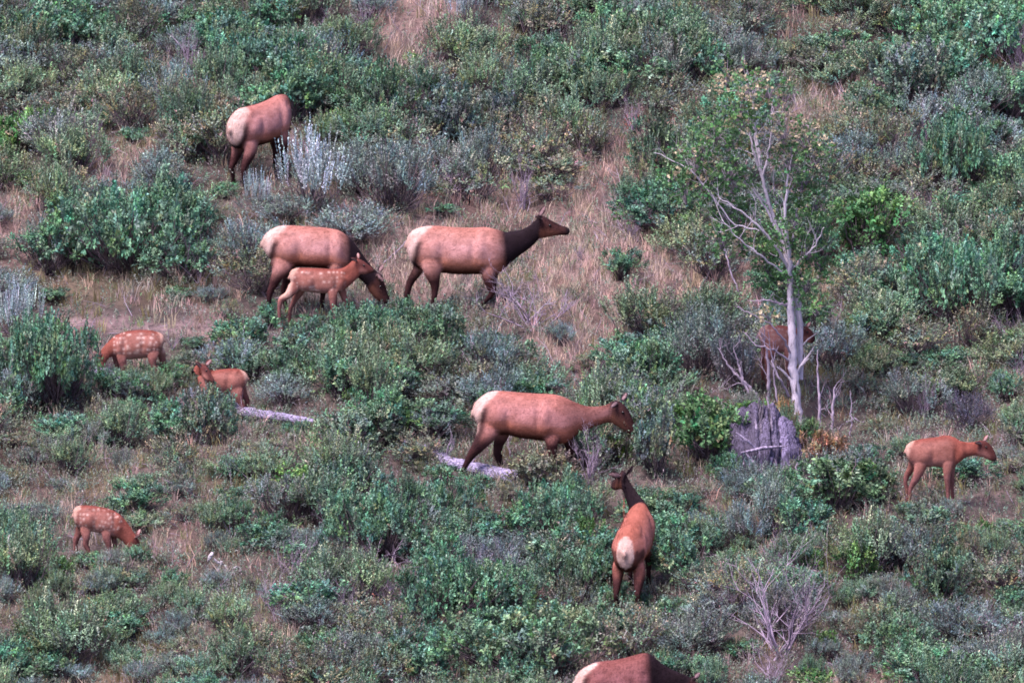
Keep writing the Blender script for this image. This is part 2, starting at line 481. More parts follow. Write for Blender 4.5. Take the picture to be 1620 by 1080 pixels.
# shrubs that can be told apart
N = []
def S(*a, **k): N.append((a[1], a[2], a[3], a[4])); return shrub(*a, **k)
S('leafy', 205, 425, 250, 140, 'broad rounded dull green shrub left of the grazing cow elk and its calf', i=0)
S('leafy', 290, 395, 110, 95, 'small dull green shrub joined to the right side of the broad rounded one')
S('silver', 492, 330, 150, 118, 'large silvery sagebrush with tall upright plumes below the top elk', cat='sagebrush', i=0)
S('silver', 412, 334, 62, 68, 'narrow silvery sagebrush just beneath the hind legs of the top elk', cat='sagebrush', i=1)
S('sage', 440, 352, 130, 45, 'low blue-green sagebrush below the large silvery one', cat='sagebrush')
S('sage', 622, 335, 140, 110, 'big blue-green sagebrush right of the large silvery one', cat='sagebrush')
S('silver', 32, 530, 95, 90, 'silvery sagebrush at the left edge of the picture', cat='sagebrush', i=2)
S('silver', 745, 40, 85, 70, 'pale silvery sagebrush cut by the top edge of the picture', (.36, .44, .46), cat='sagebrush', i=0)
S('leafy', 90, 640, 190, 150, 'dense green shrub at the left, below the silvery sagebrush', i=1)
S('leafy', 262, 612, 80, 42, 'small bright-topped green shrub in front of the spotted calf by the log', (.075, .16, .085))
S('leafy', 268, 700, 130, 85, 'grey-green leafy shrub below the log with the spotted calf behind')
S('leafy', 332, 700, 95, 105, 'green shrub hiding the forequarters of the calf that looks back', (.09, .15, .11))
S('leafy', 470, 580, 120, 80, 'pale green upright-shooted shrub below the feet of the spotted calf', (.10, .175, .12))
S('leafy', 590, 555, 170, 80, 'wide green shrub below the head of the grazing cow elk')
S('leafy', 690, 560, 110, 90, 'green shrub below the hind feet of the cow elk with raised head', (.085, .16, .10))
S('leafy', 395, 560, 120, 70, 'dull grey-green shrub between the two spotted calves at left')
S('leafy', 560, 715, 140, 85, 'pale green shrub right of the calf that looks back', (.095, .155, .11))
S('sage', 1100, 600, 150, 110, 'blue-grey sagebrush left of the pale tree trunk', cat='sagebrush')
S('sage', 1165, 620, 90, 100, 'dark blue-grey sagebrush tight against the dead branches of the tree', (.09, .115, .125), cat='sagebrush')
S('bright', 1122, 728, 165, 108, 'bright green bush left of the grey rotten stump', (.065, .15, .06))
S('bright', 1370, 405, 160, 115, 'vivid green bush at the right of the tree crown', (.062, .150, .050), i=0)
S('leafy', 1300, 420, 90, 80, 'dark green bush just right of the tree, under its crown')
S('leafy', 1530, 510, 200, 140, 'large dull green shrub at the right edge above the grassy slope')
S('leafy', 1450, 500, 110, 100, 'green shrub left of the large dull one at the right edge')
S('bright', 1320, 810, 170, 95, 'green bush below right of the pale tree trunk', (.065, .13, .065))
S('sage', 1215, 850, 100, 105, 'blue-grey shrub in front of the grey rotten stump', cat='sagebrush', color=(.13, .19, .16))
S('leafy', 850, 1060, 330, 115, 'long pale green bush at the bottom edge left of the cropped elk', (.10, .18, .11), i=2)
S('leafy', 740, 1060, 130, 90, 'pale green bush at the left end of the long one at the bottom edge', (.10, .18, .115))
S('leafy', 690, 990, 200, 110, 'dark green shrub above the long pale bush at the bottom edge')
S('leafy', 610, 880, 190, 110, 'teal green shrub in the middle of the lower thicket')
S('sage', 760, 925, 110, 75, 'grey-blue sagebrush in the middle of the lower thicket', (.12, .145, .16), cat='sagebrush')
S('leafy', 540, 800, 150, 80, 'pale teal shrub above the lower thicket', (.09, .16, .12))
S('leafy', 690, 835, 150, 85, 'green shrub just below the long weathered log', (.08, .16, .10))
S('leafy', 880, 850, 150, 95, 'green shrub left of the elk seen from behind')
S('leafy', 905, 950, 150, 90, 'green shrub beside the left hind leg of the elk seen from behind', (.08, .145, .09))
S('leafy', 1085, 930, 110, 100, 'green shrub right of the elk seen from behind')
S('bright', 930, 870, 60, 60, 'small fresh green bush left of the elk seen from behind')
S('leafy', 862, 775, 115, 75, 'olive green shrub in front of the forelegs of the walking cow elk', (.11, .13, .085))
S('twiggy', 935, 765, 100, 80, 'grey-lilac dead shrub under the neck of the walking cow elk', i=0)
S('leafy', 1040, 750, 90, 120, 'tall grey-green shrub under the nose of the walking cow elk', (.10, .15, .12))
S('leafy', 975, 955, 60, 40, 'small green shrub between the hind legs of the elk seen from behind')
S('twiggy', 1232, 1040, 215, 135, 'large fan-shaped lilac grey dead bush in the lower right', i=1)
S('sage', 1235, 1010, 120, 110, 'sparse grey sagebrush growing through the large dead bush', (.13, .16, .15), cat='sagebrush')
S('twiggy', 620, 935, 120, 70, 'low purple dead shrub in the lower thicket', i=2)
S('twiggy', 845, 520, 150, 75, 'pale purple dead brush in the dry grass right of the forelegs of the standing elk', i=3)
S('twiggy', 300, 120, 70, 70, 'small bleached dead shrub high on the slope at left', i=0)
S('leafy', 720, 225, 200, 100, 'blue-green shrub in the middle of the upper slope', (.085, .13, .11))
S('leafy', 610, 200, 160, 110, 'green shrub right of and above the top elk', (.07, .14, .085))
S('leafy', 1100, 300, 190, 120, 'pale green shrub left of the tree crown', (.085, .14, .09))
S('leafy', 1440, 170, 140, 110, 'pale teal upright shrub high at the right', (.10, .16, .125))
S('leafy', 1520, 300, 150, 120, 'dull green shrub on the right of the upper slope')
S('bright', 515, 235, 40, 50, 'small yellow-green plant right of the top elk', (.11, .2, .05))
S('bright', 55, 235, 90, 70, 'bright green bush at the left edge of the upper slope')
S('twiggy', 1000, 206, 40, 46, 'small red-leaved plant on the upper slope', (.40, .06, .03), i=1)
S('bright', 1390, 790, 60, 50, 'small green bush left of the hind feet of the right-hand calf', (.08, .14, .08))
S('sage', 1530, 680, 90, 65, 'dark purplish shrub above the head of the right-hand calf', (.075, .08, .11), cat='sagebrush')
S('leafy', 1460, 850, 120, 55, 'green shrub just below the right-hand calf', (.09, .15, .105))
S('leafy', 1480, 950, 170, 90, 'green shrub two bushes below the right-hand calf', (.075, .13, .085))

# the rest of the brush, cell by cell
cnt = {}
for r in range(-2, 20):
    for c in range(-2, 29):
        inside = 0 <= r < 18 and 0 <= c < 27
        z_ = PLAN[min(17, max(0, r))][min(26, max(0, c))]
        if not inside and (r < -1 or c < -1 or c > 27): continue
        todo = [CODE[z_]] if z_ in CODE else []
        if z_ in 'GOT': todo.append({'G': rnd.choice(['leafy', 'willowy', 'willowy', 'olive', 'sage']), 'O': rnd.choice(['olive', 'sage', 'willowy', 'willowy']), 'T': rnd.choice(['sage', 'willowy'])}[z_])
        if z_ in 'PB': todo.append(rnd.choice(['olive', 'sage', 'willowy']))
        if z_ == 'M': todo = [rnd.choice(['sage', 'olive', 'willowy']), rnd.choice(['sage', 'olive', 'leafy', 'willowy'])] + [rnd.choice(['leafy', 'willowy', 'olive'])] * (rnd.random() < .6)
        if z_ in 'DY': todo = [rnd.choice(['sage', 'olive', 'twiggy', 'leafy'])] * (rnd.random() < .33)
        for ti, k in enumerate(todo):
            if k == 'silver': k = 'sage'
            if ti == 0 and k == 'leafy' and z_ == 'G' and rnd.random() < .18: k = rnd.choice(['olive', 'sage', 'bright', 'willowy', 'willowy'])
            h = rnd.uniform(42, 98) * (0.9 if k == 'sage' else 1)
            w = rnd.uniform(85, 150)
            if k == 'twiggy': h = rnd.uniform(45, 75); w = rnd.uniform(50, 90)
            if z_ in 'MDY': h *= rnd.uniform(.4, .62); w *= rnd.uniform(.45, .8)
            if k == 'bright': h *= .75; w *= .7
            px = c * 60 + 30 + rnd.uniform(-28, 28); py = r * 60 + (18 if ti else 44) + h * .42 + rnd.uniform(-16, 16)
            if not clear_of(px, py, w, h):
                w *= .5; h *= .5
                if not clear_of(px, py, w, h): continue
            if any(abs(px - a) < ww * .30 and abs((py - b)) < hh * .30 for a, b, ww, hh in N): continue
            shrub(k, px, py, w, h); cnt[k] = cnt.get(k, 0) + 1
print('shrubs', cnt)

# ------------------------------------------------------------------ grasses and low growth (countless)
def scatter(n):
    """random ground points inside the seen strip of hillside with a margin"""
    x = rng.uniform(-10.5, 10.5, n); y = rng.uniform(-18, 19, n)
    z = height(x, y); px, py = project(x, y, z)
    return x, y, z, px, py
def zones(px, py, jit=26):
    qx = px + rng.normal(size=len(px)) * jit; qy = py + rng.normal(size=len(px)) * jit
    return np.array([zone(a, b) for a, b in zip(qx, qy)])
def blades(x, y, z, per, hgt, wid, lean, cols, name, label, straw=False):
    n = len(x); P = np.repeat(np.stack([x, y, z], 1), per, 0)
    m = n * per
    P[:, :2] += rng.normal(size=(m, 2)) * .045
    P[:, 2] = height(P[:, 0], P[:, 1]) - .01
    H = np.repeat(hgt, per) * rng.uniform(.55, 1.15, m)
    a = rng.uniform(0, 2 * math.pi, m)
    d = np.stack([np.cos(a), np.sin(a), np.zeros(m)], 1)
    ln = rng.uniform(.05, lean, m)[:, None]
    mid = P + np.array([0, 0, 1]) * (H * .55)[:, None] + d * ln * H[:, None] * .3
    tip = P + np.array([0, 0, 1]) * (H * .98)[:, None] + d * ln * H[:, None]
    b = rng.uniform(0, math.pi, m); s = np.stack([np.cos(b), np.sin(b) * .5, np.zeros(m)], 1) * (wid * rng.uniform(.6, 1.4, m))[:, None]
    V = np.stack([P - s * .5, P + s * .5, mid + s * .45, mid - s * .45, tip], 1).reshape(-1, 3)
    k = np.arange(m)[:, None] * 5
    Q = np.concatenate([k, k + 1, k + 2, k + 3], 1); T = np.concatenate([k + 3, k + 2, k + 4], 1)
    c = np.repeat(np.repeat(cols, per, 0) * rng.uniform(.7, 1.3, (m, 1)), 5, 0)
    o = link(name, np_mesh(name, V, [Q, T], c), None, M_GRASS)
    tag(o, label, 'grass', kind='stuff'); return o
def pick(zn, prob):
    p = np.array([prob.get(a, prob['?']) for a in zn]); return rng.uniform(size=len(zn)) < p
x, y, z, px, py = scatter(27000); zn = zones(px, py)
k = pick(zn, {'D': 1, 'Y': .22, 'M': .16, 'H': .05, 'O': .08, 'P': .2, '.': .25, '?': .05})
cols = np.array([.54, .42, .35]) * rng.uniform(.55, 1.25, (k.sum(), 1)) * (1 + rng.normal(size=(k.sum(), 3)) * .07)
blades(x[k], y[k], z[k], 16, rng.uniform(.10, .36, k.sum()), .0105, .7, cols, 'dry_grass', 'dry pinkish straw-coloured grass spreading between the shrubs')
x, y, z, px, py = scatter(9000); zn = zones(px, py)
k = pick(zn, {'Y': 1, 'M': .5, 'D': .15, 'H': .05, '.': .5, 'G': .2, '?': .2})
cols = np.array([.21, .20, .10]) * rng.uniform(.6, 1.5, (k.sum(), 1)) * (1 + rng.normal(size=(k.sum(), 3)) * .1)
blades(x[k], y[k], z[k], 18, rng.uniform(.14, .34, k.sum()), .009, .6, cols, 'green_grass', 'yellowish green grass growing in the open patches')
# low leafy growth
x, y, z, px, py = scatter(36000); zn = zones(px, py, 20)
k = pick(zn, {'M': 1, 'D': .34, 'Y': .5, 'H': .06, '.': .9, '?': .8})
x, y, z, zn = x[k], y[k], z[k], zn[k]; m = len(x)
mb = MB(); per = 5
P = np.repeat(np.stack([x, y, z], 1), per, 0); off = rng.normal(size=(m * per, 2)) * .07
P[:, :2] += off
big = np.repeat(rng.uniform(.02, .26, m), per)
P[:, 2] = height(P[:, 0], P[:, 1]) + big * rng.uniform(.2, 1, m * per)
D = unit(np.concatenate([off * 5, np.ones((m * per, 1))], 1) + rng.normal(size=(m * per, 3)) * .25)
pal = 1.75 * np.array([(.10, .135, .095), (.115, .13, .09), (.09, .155, .12), (.14, .165, .14), (.13, .105, .09), (.14, .12, .13), (.075, .135, .065), (.19, .215, .195)])
hue = np.repeat(pal[rng.choice(len(pal), m, p=[.2, .17, .15, .14, .12, .1, .07, .05])], per, 0)
shoot_leaves(mb, P, D, 7, rng.uniform(.07, .15, m * per), .032, .42, .75, rng.uniform(.6, 1.35, m * per), hue)
o = link('low_ground_cover', mb.mesh('low_ground_cover'), None, M_GRASS)
tag(o, 'low grey-green and brown herbs covering the open ground', 'ground cover', kind='stuff')
# fine dead twigs lying and standing everywhere
mb = MB(); x, y, z, px, py = scatter(2600); zn = zones(px, py)
for i_ in range(len(x)):
    a = rnd.uniform(0, 6.28); up = rnd.choice([.1, .3, 1.0, 1.6]); L = rnd.uniform(.15, .5)
    d = unit(np.array([math.cos(a), math.sin(a), up])); v = rnd.uniform(.5, 1.2)
    p0 = np.array([x[i_], y[i_], z[i_] + .02]); q = p0 + d * L * .5 + rng.normal(size=3) * .03; e = p0 + d * L
    mb.tube([p0, q, e], [.006, .004, .0015], 3, (v, v, v))
    for _ in range(2):
        mb.tube([q, q + (d + rng.normal(size=3) * .6) * L * .35], [.003, .001], 3, (v, v, v))
o = link('dead_twigs', mb.mesh('dead_twigs'), None, M_DEAD)
tag(o, 'thin greyish dead twigs scattered through the brush', 'twigs', kind='stuff')

# ------------------------------------------------------------------ the elk
CO = dict(coat=(.450, .225, .185), back=(.350, .155, .120), belly=(.050, .014, .008), leg=(.050, .018, .018), dark=(.011, .005, .008),
          neck=(.013, .0065, .010), rump=(.58, .41, .345), head=(.055, .022, .020), cheek=(.17, .07, .045), muzzle=(.012, .008, .012), earin=(.30, .20, .20))
CF = dict(coat=(.31, .135, .105), back=(.20, .058, .042), belly=(.34, .18, .155), leg=(.22, .098, .088), dark=(.09, .028, .024),
          neck=(.24, .070, .048), rump=(.50, .31, .24), head=(.10, .034, .03), cheek=(.34, .15, .12), muzzle=(.04, .02, .02), earin=(.42, .28, .26))
def cr(a, b, c, d, t):
    return .5 * ((2 * b) + (-a + c) * t + (2 * a - 5 * b + 4 * c - d) * t * t + (-a + 3 * b - 3 * c + d) * t ** 3)
def interp(rows, sub):
    R = np.array(rows, float); out = []
    for i_ in range(len(R) - 1):
        a = R[max(i_ - 1, 0)]; b = R[i_]; c = R[i_ + 1]; d = R[min(i_ + 2, len(R) - 1)]
        for s in range(sub): out.append(cr(a, b, c, d, s / sub))
    out.append(R[-1]); return np.array(out)
def mixc(a, b, t):
    t = np.clip(t, 0, 1)[..., None]; return np.asarray(a) * (1 - t) + np.asarray(b) * t
def sm(v, a, b):
    t = np.clip((v - a) / (b - a), 0, 1); return t * t * (3 - 2 * t)

def build_elk(label, gx, gy, body, legs, head, ears, calf=False, generic=None, rumpx=None, facing=1, neck_dark=1.0, tone=(1, 1, 1), rear=False, spots=True, extra=None, tail=True):
    """body: rings (xt,yt,xb,yb,halfwidth[,lateral]) from rump to neck end; head likewise; legs: [(lateral, [(x,y,r)...])];
       in photo px about the foot (gx,gy), or in metres (z up) when generic=(yaw)"""
    C = dict(CF if calf else CO)
    for q_ in ('coat', 'back'): C[q_] = tuple(np.array(C[q_]) * np.array(tone))
    G = ground_at(gx, gy); m = mpp(G)
    if generic is None:
        fx = lambda x_: (x_ - gx) * m
        fz = lambda y_: (gy - y_) * m
        yaw = 0.0; rs = m
    else:
        yaw, sc = generic; fx = lambda x_: x_ * sc; fz = lambda y_: y_ * sc; rs = sc
    e = empty('elk_calf' if calf else 'elk_cow', G, yaw)
    cy_, sy_ = math.cos(yaw), math.sin(yaw)
    def gz(lx, ly):
        return hz(G.x + lx * cy_ - ly * sy_, G.y + lx * sy_ + ly * cy_) - G.z
    V = []; Q = []; T = []; CC = []; nv = [0]
    samples = []   # for colour lookup
    def add(v, q, col):
        V.append(v); Q.append(q + nv[0]); CC.append(col); nv[0] += len(v)
    sides = 36
    an = np.linspace(0, 2 * math.pi, sides, endpoint=False)
    def loft(top, bot, w, lat, colf, shape=1.0, yawr=None):
        n = len(top); C0 = (top + bot) / 2; U = (top - bot) / 2
        L = np.tile(np.array([0, 1.0, 0]), (n, 1)) if yawr is None else np.stack([-np.sin(yawr), np.cos(yawr), np.zeros(n)], 1)
        cs = np.sign(np.cos(an)) * np.abs(np.cos(an)) ** shape; sn = np.sin(an)
        widen = 1 - .10 * sn - .05                      # a little fuller below
        ring = C0[:, None, :] + U[:, None, :] * sn[None, :, None] + L[:, None, :] * (w[:, None] * (cs * widen)[None, :])[:, :, None]
        ring[:, :, 1] += lat[:, None]
        v = ring.reshape(-1, 3)
        i_ = np.arange(n - 1)[:, None] * sides; j = np.arange(sides)[None, :]; k_ = (j + 1) % sides
        q = np.stack([i_ + j, i_ + k_, i_ + sides + k_, i_ + sides + j], -1).reshape(-1, 4)
        u = np.repeat(np.linspace(0, 1, n), sides); sn_ = np.tile(sn, n)
        col = colf(u, sn_, v)
        add(v, q, col)
        # caps
        for ring_i in (0, n - 1):
            c0 = ring[ring_i].mean(0)
            idx = np.arange(ring_i * sides, ring_i * sides + sides) + nv[0] - n * sides
            V.append(c0[None, :]); CC.append(col[ring_i * sides:ring_i * sides + 1]); ci = nv[0]; nv[0] += 1
            for s in range(sides):
                T.append((idx[s], idx[(s + 1) % sides], ci))
        return ring
    def rows(rr, sub=5):
        rr = [tuple(r) + (0,) * (7 - len(r)) for r in rr]
        R = interp(rr, sub)
        top = np.stack([fx(R[:, 0]), np.zeros(len(R)), fz(R[:, 1])], 1)
        bot = np.stack([fx(R[:, 2]), np.zeros(len(R)), fz(R[:, 3])], 1)
        w = R[:, 4] * (.90 if generic is None else sc * .95)
        lat = R[:, 5] * (1 if generic is None else sc)
        if generic is not None:
            for a in (top, bot):
                a[:, 2] += a[:, 0] * shear
        return top, bot, np.maximum(w, .01), lat, R[:, 6]
    shear = 0.0
    if generic is not None:
        shear = (gz(1.1, 0) - gz(-.1, 0)) / 1.2 * .85
    H = fz(body[3][1]) if generic is not None else fz(body[3][1])
    xr = fx(rumpx if rumpx is not None else body[0][0])       # rear end
    sgn = facing
    spot_pts = None
    bt, bb, bw, bl, byaw = rows(body)
    x_end = bt[-1, 0]; xch = None
    nb = len(body)
    if calf and spots:
        sp = []
        for row in range(6):
            for q_ in range(15):
                sp.append((xr + sgn * H * (.07 + .062 * q_ + rnd.uniform(-.018, .018)), H * (.93 - .072 * row + rnd.uniform(-.014, .014))))
        spot_pts = np.array(sp)
    def rumpmask(v):
        xx = (v[:, 0] - xr) * sgn / H; zz = (v[:, 2] - v[:, 0] * shear) / H
        f = np.interp(zz, [.50, .56, .68, .78, .88, .95, 1.02], [.02, .06, .085, .10, .145, .23, .30])
        if calf: f = f * .55
        if rear: f = np.where(np.abs(v[:, 1] + .0) > .130 * np.sqrt(np.clip(1 - ((zz - .775) / .185) ** 2, 0, 1)), -.2, .34)
        return xx, zz, f
    def col_body(u, sn, v):
        xx, zz, f = rumpmask(v)
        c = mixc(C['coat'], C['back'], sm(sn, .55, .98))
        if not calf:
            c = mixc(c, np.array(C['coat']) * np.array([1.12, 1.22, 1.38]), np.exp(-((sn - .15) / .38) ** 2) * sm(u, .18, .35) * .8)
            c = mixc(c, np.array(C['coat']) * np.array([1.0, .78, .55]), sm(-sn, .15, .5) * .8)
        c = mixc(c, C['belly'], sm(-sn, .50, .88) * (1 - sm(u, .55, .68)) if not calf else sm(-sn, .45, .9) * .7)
        neck0 = .66; 
        nd = sm(u + .03 * sn, .58, .74) * neck_dark
        c = mixc(c, C['neck'], nd * (.8 if calf else 1.0))
        if not calf:
            c = mixc(c, C['dark'], sm(u, .8, 1.0) * .35 * neck_dark)
        if spot_pts is not None:
            d2 = ((v[:, None, 0] - spot_pts[None, :, 0]) ** 2 + (v[:, None, 2] - spot_pts[None, :, 1]) ** 2).min(1)
            s_ = (1 - sm(np.sqrt(d2), .006, .017)) * (u < .75) * (zz > .55)
            c = mixc(c, (.70, .52, .44), s_ * .85)
            c = mixc(c, C['dark'], sm(sn, .93, 1.0) * .5)
        st = (xx > f - .02) * (1 - sm(xx - f, .035, .10)) * (1 - sm(zz, .80, .90)) * (xx < .35) if not rear else (xx < .22) * (zz < .78) * (zz > .4) * (np.abs(v[:, 1]) > .10) * .8
        c = mixc(c, C['dark'], st * (.92 if not calf else .35))
        c = mixc(c, C['rump'], (1 - sm(xx, f - .030, f + .018)) * sm(zz, .48, .55))
        return c
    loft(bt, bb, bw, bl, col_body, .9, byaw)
    def col_head(u, sn, v):
        c = mixc(C['head'], C['cheek'], sm(-sn, -.2, .6) * (1 - sm(u, .45, .7)))
        c = mixc(c, C['dark'], sm(sn, .5, .95) * .6)
        c = mixc(c, C['muzzle'], sm(u, .66, .9))
        c = mixc(c, C['neck'], (1 - sm(u, .0, .2)) * neck_dark)
        return c
    ht, hb, hw, hl, hy = rows(head)
    loft(ht, hb, hw, hl, col_head, .95, hy)
    foots = []
    for li, (lat, pts) in enumerate(legs):
        pts = [list(p_) + [0] * (4 - len(p_)) for p_ in pts]
        R = interp(pts, 5)
        cx = fx(R[:, 0]); cz = fz(R[:, 1]) + (cx * shear if generic is not None else 0); rr = np.maximum(R[:, 2] * rs, .016 if calf else .024)
        laty = lat + R[:, 3]
        # plant the foot
        tgt = gz(cx[-1], laty[-1]) + .02
        t_ = np.linspace(0, 1, len(cz)); k_ = sm(t_, .35, 1.0)
        top0 = cz[0]
        cz = cz + (tgt - cz[-1]) * k_
        P_ = np.stack([cx, np.zeros(len(cx)), cz], 1)
        Tn = unit(np.gradient(P_, axis=0)); Un = np.stack([-Tn[:, 2], np.zeros(len(cx)), Tn[:, 0]], 1)
        dome = np.sqrt(np.clip(t_ / .16, .04, 1)); rr = rr * dome * (1 - (.14 if calf else .10) * sm(t_, .45, .7)); laty = lat * (.45 + .55 * sm(t_, 0, .32)) + R[:, 3]
        top = P_ + Un * rr[:, None]; bot = P_ - Un * rr[:, None]
        lw = np.where(rr > .09, .085 + (rr - .09) * .3, rr * .82 + .008)
        if calf: lw = np.where(rr > .05, .045 + (rr - .05) * .3, rr * .8 + .004)
        def col_leg(u, sn, v, top0=top0):
            zz = (v[:, 2] - v[:, 0] * shear) / H
            c = mixc(C['leg'], C['coat'], sm(zz, .38, .60))
            c = mixc(c, C['dark'], (1 - sm(zz, .12, .36)) * (.75 if not calf else .15))
            xx, z2, f = rumpmask(v)
            st = (xx > f - .02) * (1 - sm(xx - f, .035, .10)) * (1 - sm(zz, .80, .90)) * (xx < .35) * sm(zz, .3, .5)
            if rear: st = st * 0
            c = mixc(c, C['dark'], st * (.85 if not calf else .3))
            c = mixc(c, C['rump'], (1 - sm(xx, f - .030, f + .018)) * sm(zz, .50, .56))
            if spot_pts is not None:
                d2 = ((v[:, None, 0] - spot_pts[None, :, 0]) ** 2 + (v[:, None, 2] - spot_pts[None, :, 1]) ** 2).min(1)
                c = mixc(c, (.70, .52, .44), (1 - sm(np.sqrt(d2), .004, .014)) * (zz > .62) * .85)
            return c
        loft(top, bot, lw, laty, col_leg, 1.0)
        foots.append((cx[-1], laty[-1], tgt - .02, rr[-1]))
    for (b0, tip, wd) in ears:
        # b0, tip: (x, y, lateral)
        p0 = np.array([fx(b0[0]), b0[2], fz(b0[1])]); p1 = np.array([fx(tip[0]), tip[2], fz(tip[1])])
        if generic is not None: p0[2] += p0[0] * shear; p1[2] += p1[0] * shear
        n = 9; t_ = np.linspace(0, 1, n)[:, None]; P_ = p0 + (p1 - p0) * t_
        ax = unit(p1 - p0); side = unit(np.cross(ax, np.array([0.3, 1, .2])))
        prof = np.array([.45, .7, .9, 1, 1, .92, .75, .5, .18]) * wd * 1.4
        thk = unit(np.cross(ax, side))
        ring = P_[:, None, :] + side[None, None, :] * (prof[:, None] * np.cos(an)[None, :])[:, :, None] + thk[None, None, :] * (np.maximum(prof[:, None] * .38, .011) * np.sin(an)[None, :])[:, :, None]
        v = ring.reshape(-1, 3)
        i_ = np.arange(n - 1)[:, None] * sides; j = np.arange(sides)[None, :]; k_ = (j + 1) % sides
        q = np.stack([i_ + j, i_ + k_, i_ + sides + k_, i_ + sides + j], -1).reshape(-1, 4)
        front = np.tile(np.abs(np.cos(an)) < .5, n) & (np.tile(np.sin(an), n) * (-1 if thk[1] > 0 else 1) > 0)
        col = np.where(front[:, None], np.array(C['earin']), np.array(C['dark']) * 1.3)
        add(v, q, col)
        for ring_i in (0, n - 1):
            idx = np.arange(ring_i * sides, ring_i * sides + sides) + nv[0] - n * sides
            V.append(ring[ring_i].mean(0)[None, :]); CC.append(col[:1]); ci = nv[0]; nv[0] += 1
            for s in range(sides): T.append((idx[s], idx[(s + 1) % sides], ci))
    if tail:
        zt = fz(body[1][1]); x0 = fx(body[0][0])
        L = .15 if not calf else .09
        n = 6; t_ = np.linspace(0, 1, n)
        P_ = np.stack([x0 + sgn * .05 - sgn * .065 * np.sqrt(t_), np.zeros(n), zt * .97 - L * t_ - .02], 1)
        if generic is not None: P_[:, 2] += P_[:, 0] * shear
        rr = np.array([.03, .034, .036, .034, .028, .012]) * (1 if not calf else .6)
        Un = np.tile(np.array([sgn, 0, 0.]), (n, 1))
        loft(P_ + Un * rr[:, None], P_ - Un * rr[:, None], rr * .9, np.zeros(n), lambda u, sn, v: mixc(C['rump'], C['cheek'], sm(u, .3, .9) * .35))
    Vn = np.concatenate(V); Cn = np.concatenate(CC); Qn = np.concatenate(Q)
    me = np_mesh('elk_rough', Vn, [Qn, np.array(T)], None)
    ob = link('rough', me)
    md = ob.modifiers.new('r', 'REMESH'); md.mode = 'VOXEL'; md.voxel_size = .0105 if calf else .0145; md.use_smooth_shade = True
    s2 = ob.modifiers.new('s', 'SMOOTH'); s2.factor = .5; s2.iterations = 8 if not calf else 6
    dg = bpy.context.evaluated_depsgraph_get(); dg.update()
    me2 = bpy.data.meshes.new_from_object(ob.evaluated_get(dg))
    me2.name = 'elk_body'
    bpy.data.objects.remove(ob); bpy.data.meshes.remove(me)
    kd = kdtree.KDTree(len(Vn))
    for i_, v in enumerate(Vn): kd.insert(v, i_)
    kd.balance()
    nvv = len(me2.vertices); co = np.empty(nvv * 3, np.float32); me2.vertices.foreach_get('co', co); co = co.reshape(-1, 3)
    col = np.empty((nvv, 4), np.float32); col[:, 3] = 1
    for i_ in range(nvv):
        fs = kd.find_n(co[i_], 4); ws = np.array([1 / (f[2] + .003) ** 2 for f in fs])
        col[i_, :3] = (Cn[[f[1] for f in fs]] * ws[:, None]).sum(0) / ws.sum()
    # muscle relief: haunch, shoulder blade, ribs, hip point
    nrm = np.empty(nvv * 3, np.float32); me2.vertices.foreach_get('normal', nrm); nrm = nrm.reshape(-1, 3)
    xx = (co[:, 0] - xr) * sgn / H; zz = (co[:, 2] - co[:, 0] * shear) / H
    def gs_(cx_, cz_, sx_, sz_): return np.exp(-((xx - cx_) / sx_) ** 2 - ((zz - cz_) / sz_) ** 2)
    side_ = np.clip(np.abs(nrm[:, 1]) * 1.6 - .2, 0, 1)
    dsp = 1.6 * (.020 * gs_(.27, .74, .09, .13) - .020 * gs_(.40, .70, .045, .16) + .010 * gs_(.58, .66, .14, .10)
           + .022 * gs_(.83, .76, .055, .15) - .016 * gs_(.745, .74, .035, .14) - .012 * gs_(.90, .90, .05, .05) + .010 * gs_(.85, .60, .05, .05)
           + .012 * gs_(.24, .94, .04, .04) - .010 * gs_(.36, .90, .06, .04)
           ) * side_ * H / 1.4
    co = co + nrm * dsp[:, None]; me2.vertices.foreach_set('co', co.astype(np.float32).ravel()); me2.update()
    a = me2.attributes.new('tint', 'FLOAT_COLOR', 'POINT'); a.data.foreach_set('color', col.ravel())
    # short coat hair lying back along the body
    nh = 20000 if not calf else 10000
    pk = rng.integers(0, nvv, nh); Pn = co[pk] - nrm[pk] * .003 + rng.normal(size=(nh, 3)) * .006; Nn = nrm[pk]
    flow = np.tile(np.array([-sgn * 1.0, 0, -.55]), (nh, 1)) + rng.normal(size=(nh, 3)) * .35
    flow = flow - Nn * (flow * Nn).sum(1, keepdims=True); flow = unit(unit(flow) + Nn * rng.uniform(.15, .55, (nh, 1)))
    Lh = rng.uniform(.018, .040, nh)[:, None] * (1 if not calf else .7); sd = unit(np.cross(flow, Nn)) * (.0028 if not calf else .002)
    Vh = np.stack([Pn - sd, Pn + sd, Pn + flow * Lh], 1).reshape(-1, 3); Th = np.arange(nh * 3).reshape(-1, 3)
    ch = np.repeat(col[pk, :3] * rng.uniform(.70, 1.30, (nh, 1)), 3, 0)
    hm = np_mesh('coat_hair', Vh, [Th], ch); hm.materials.append(M_COAT)
    link('coat_hair', hm, e)
    me2.materials.clear(); me2.materials.append(M_COAT)
    me2.polygons.foreach_set('use_smooth', np.ones(len(me2.polygons), bool))
    b = link('body', me2, e)
    # eyes
    k_ = int(len(ht) * .36)
    cpt = (ht[k_] * .70 + hb[k_] * .30)
    for s in (-1, 1):
        r_ = .018 if not calf else .013
        lv = np.array([-math.sin(hy[k_]), math.cos(hy[k_]), 0]) * s * hw[k_] * .88
        me_ = ball_mesh(); o = link('eye', me_, e); o.location = Vector(cpt + lv) + Vector((0, hl[k_], 0)); o.scale = (r_ * 1.3, r_, r_)
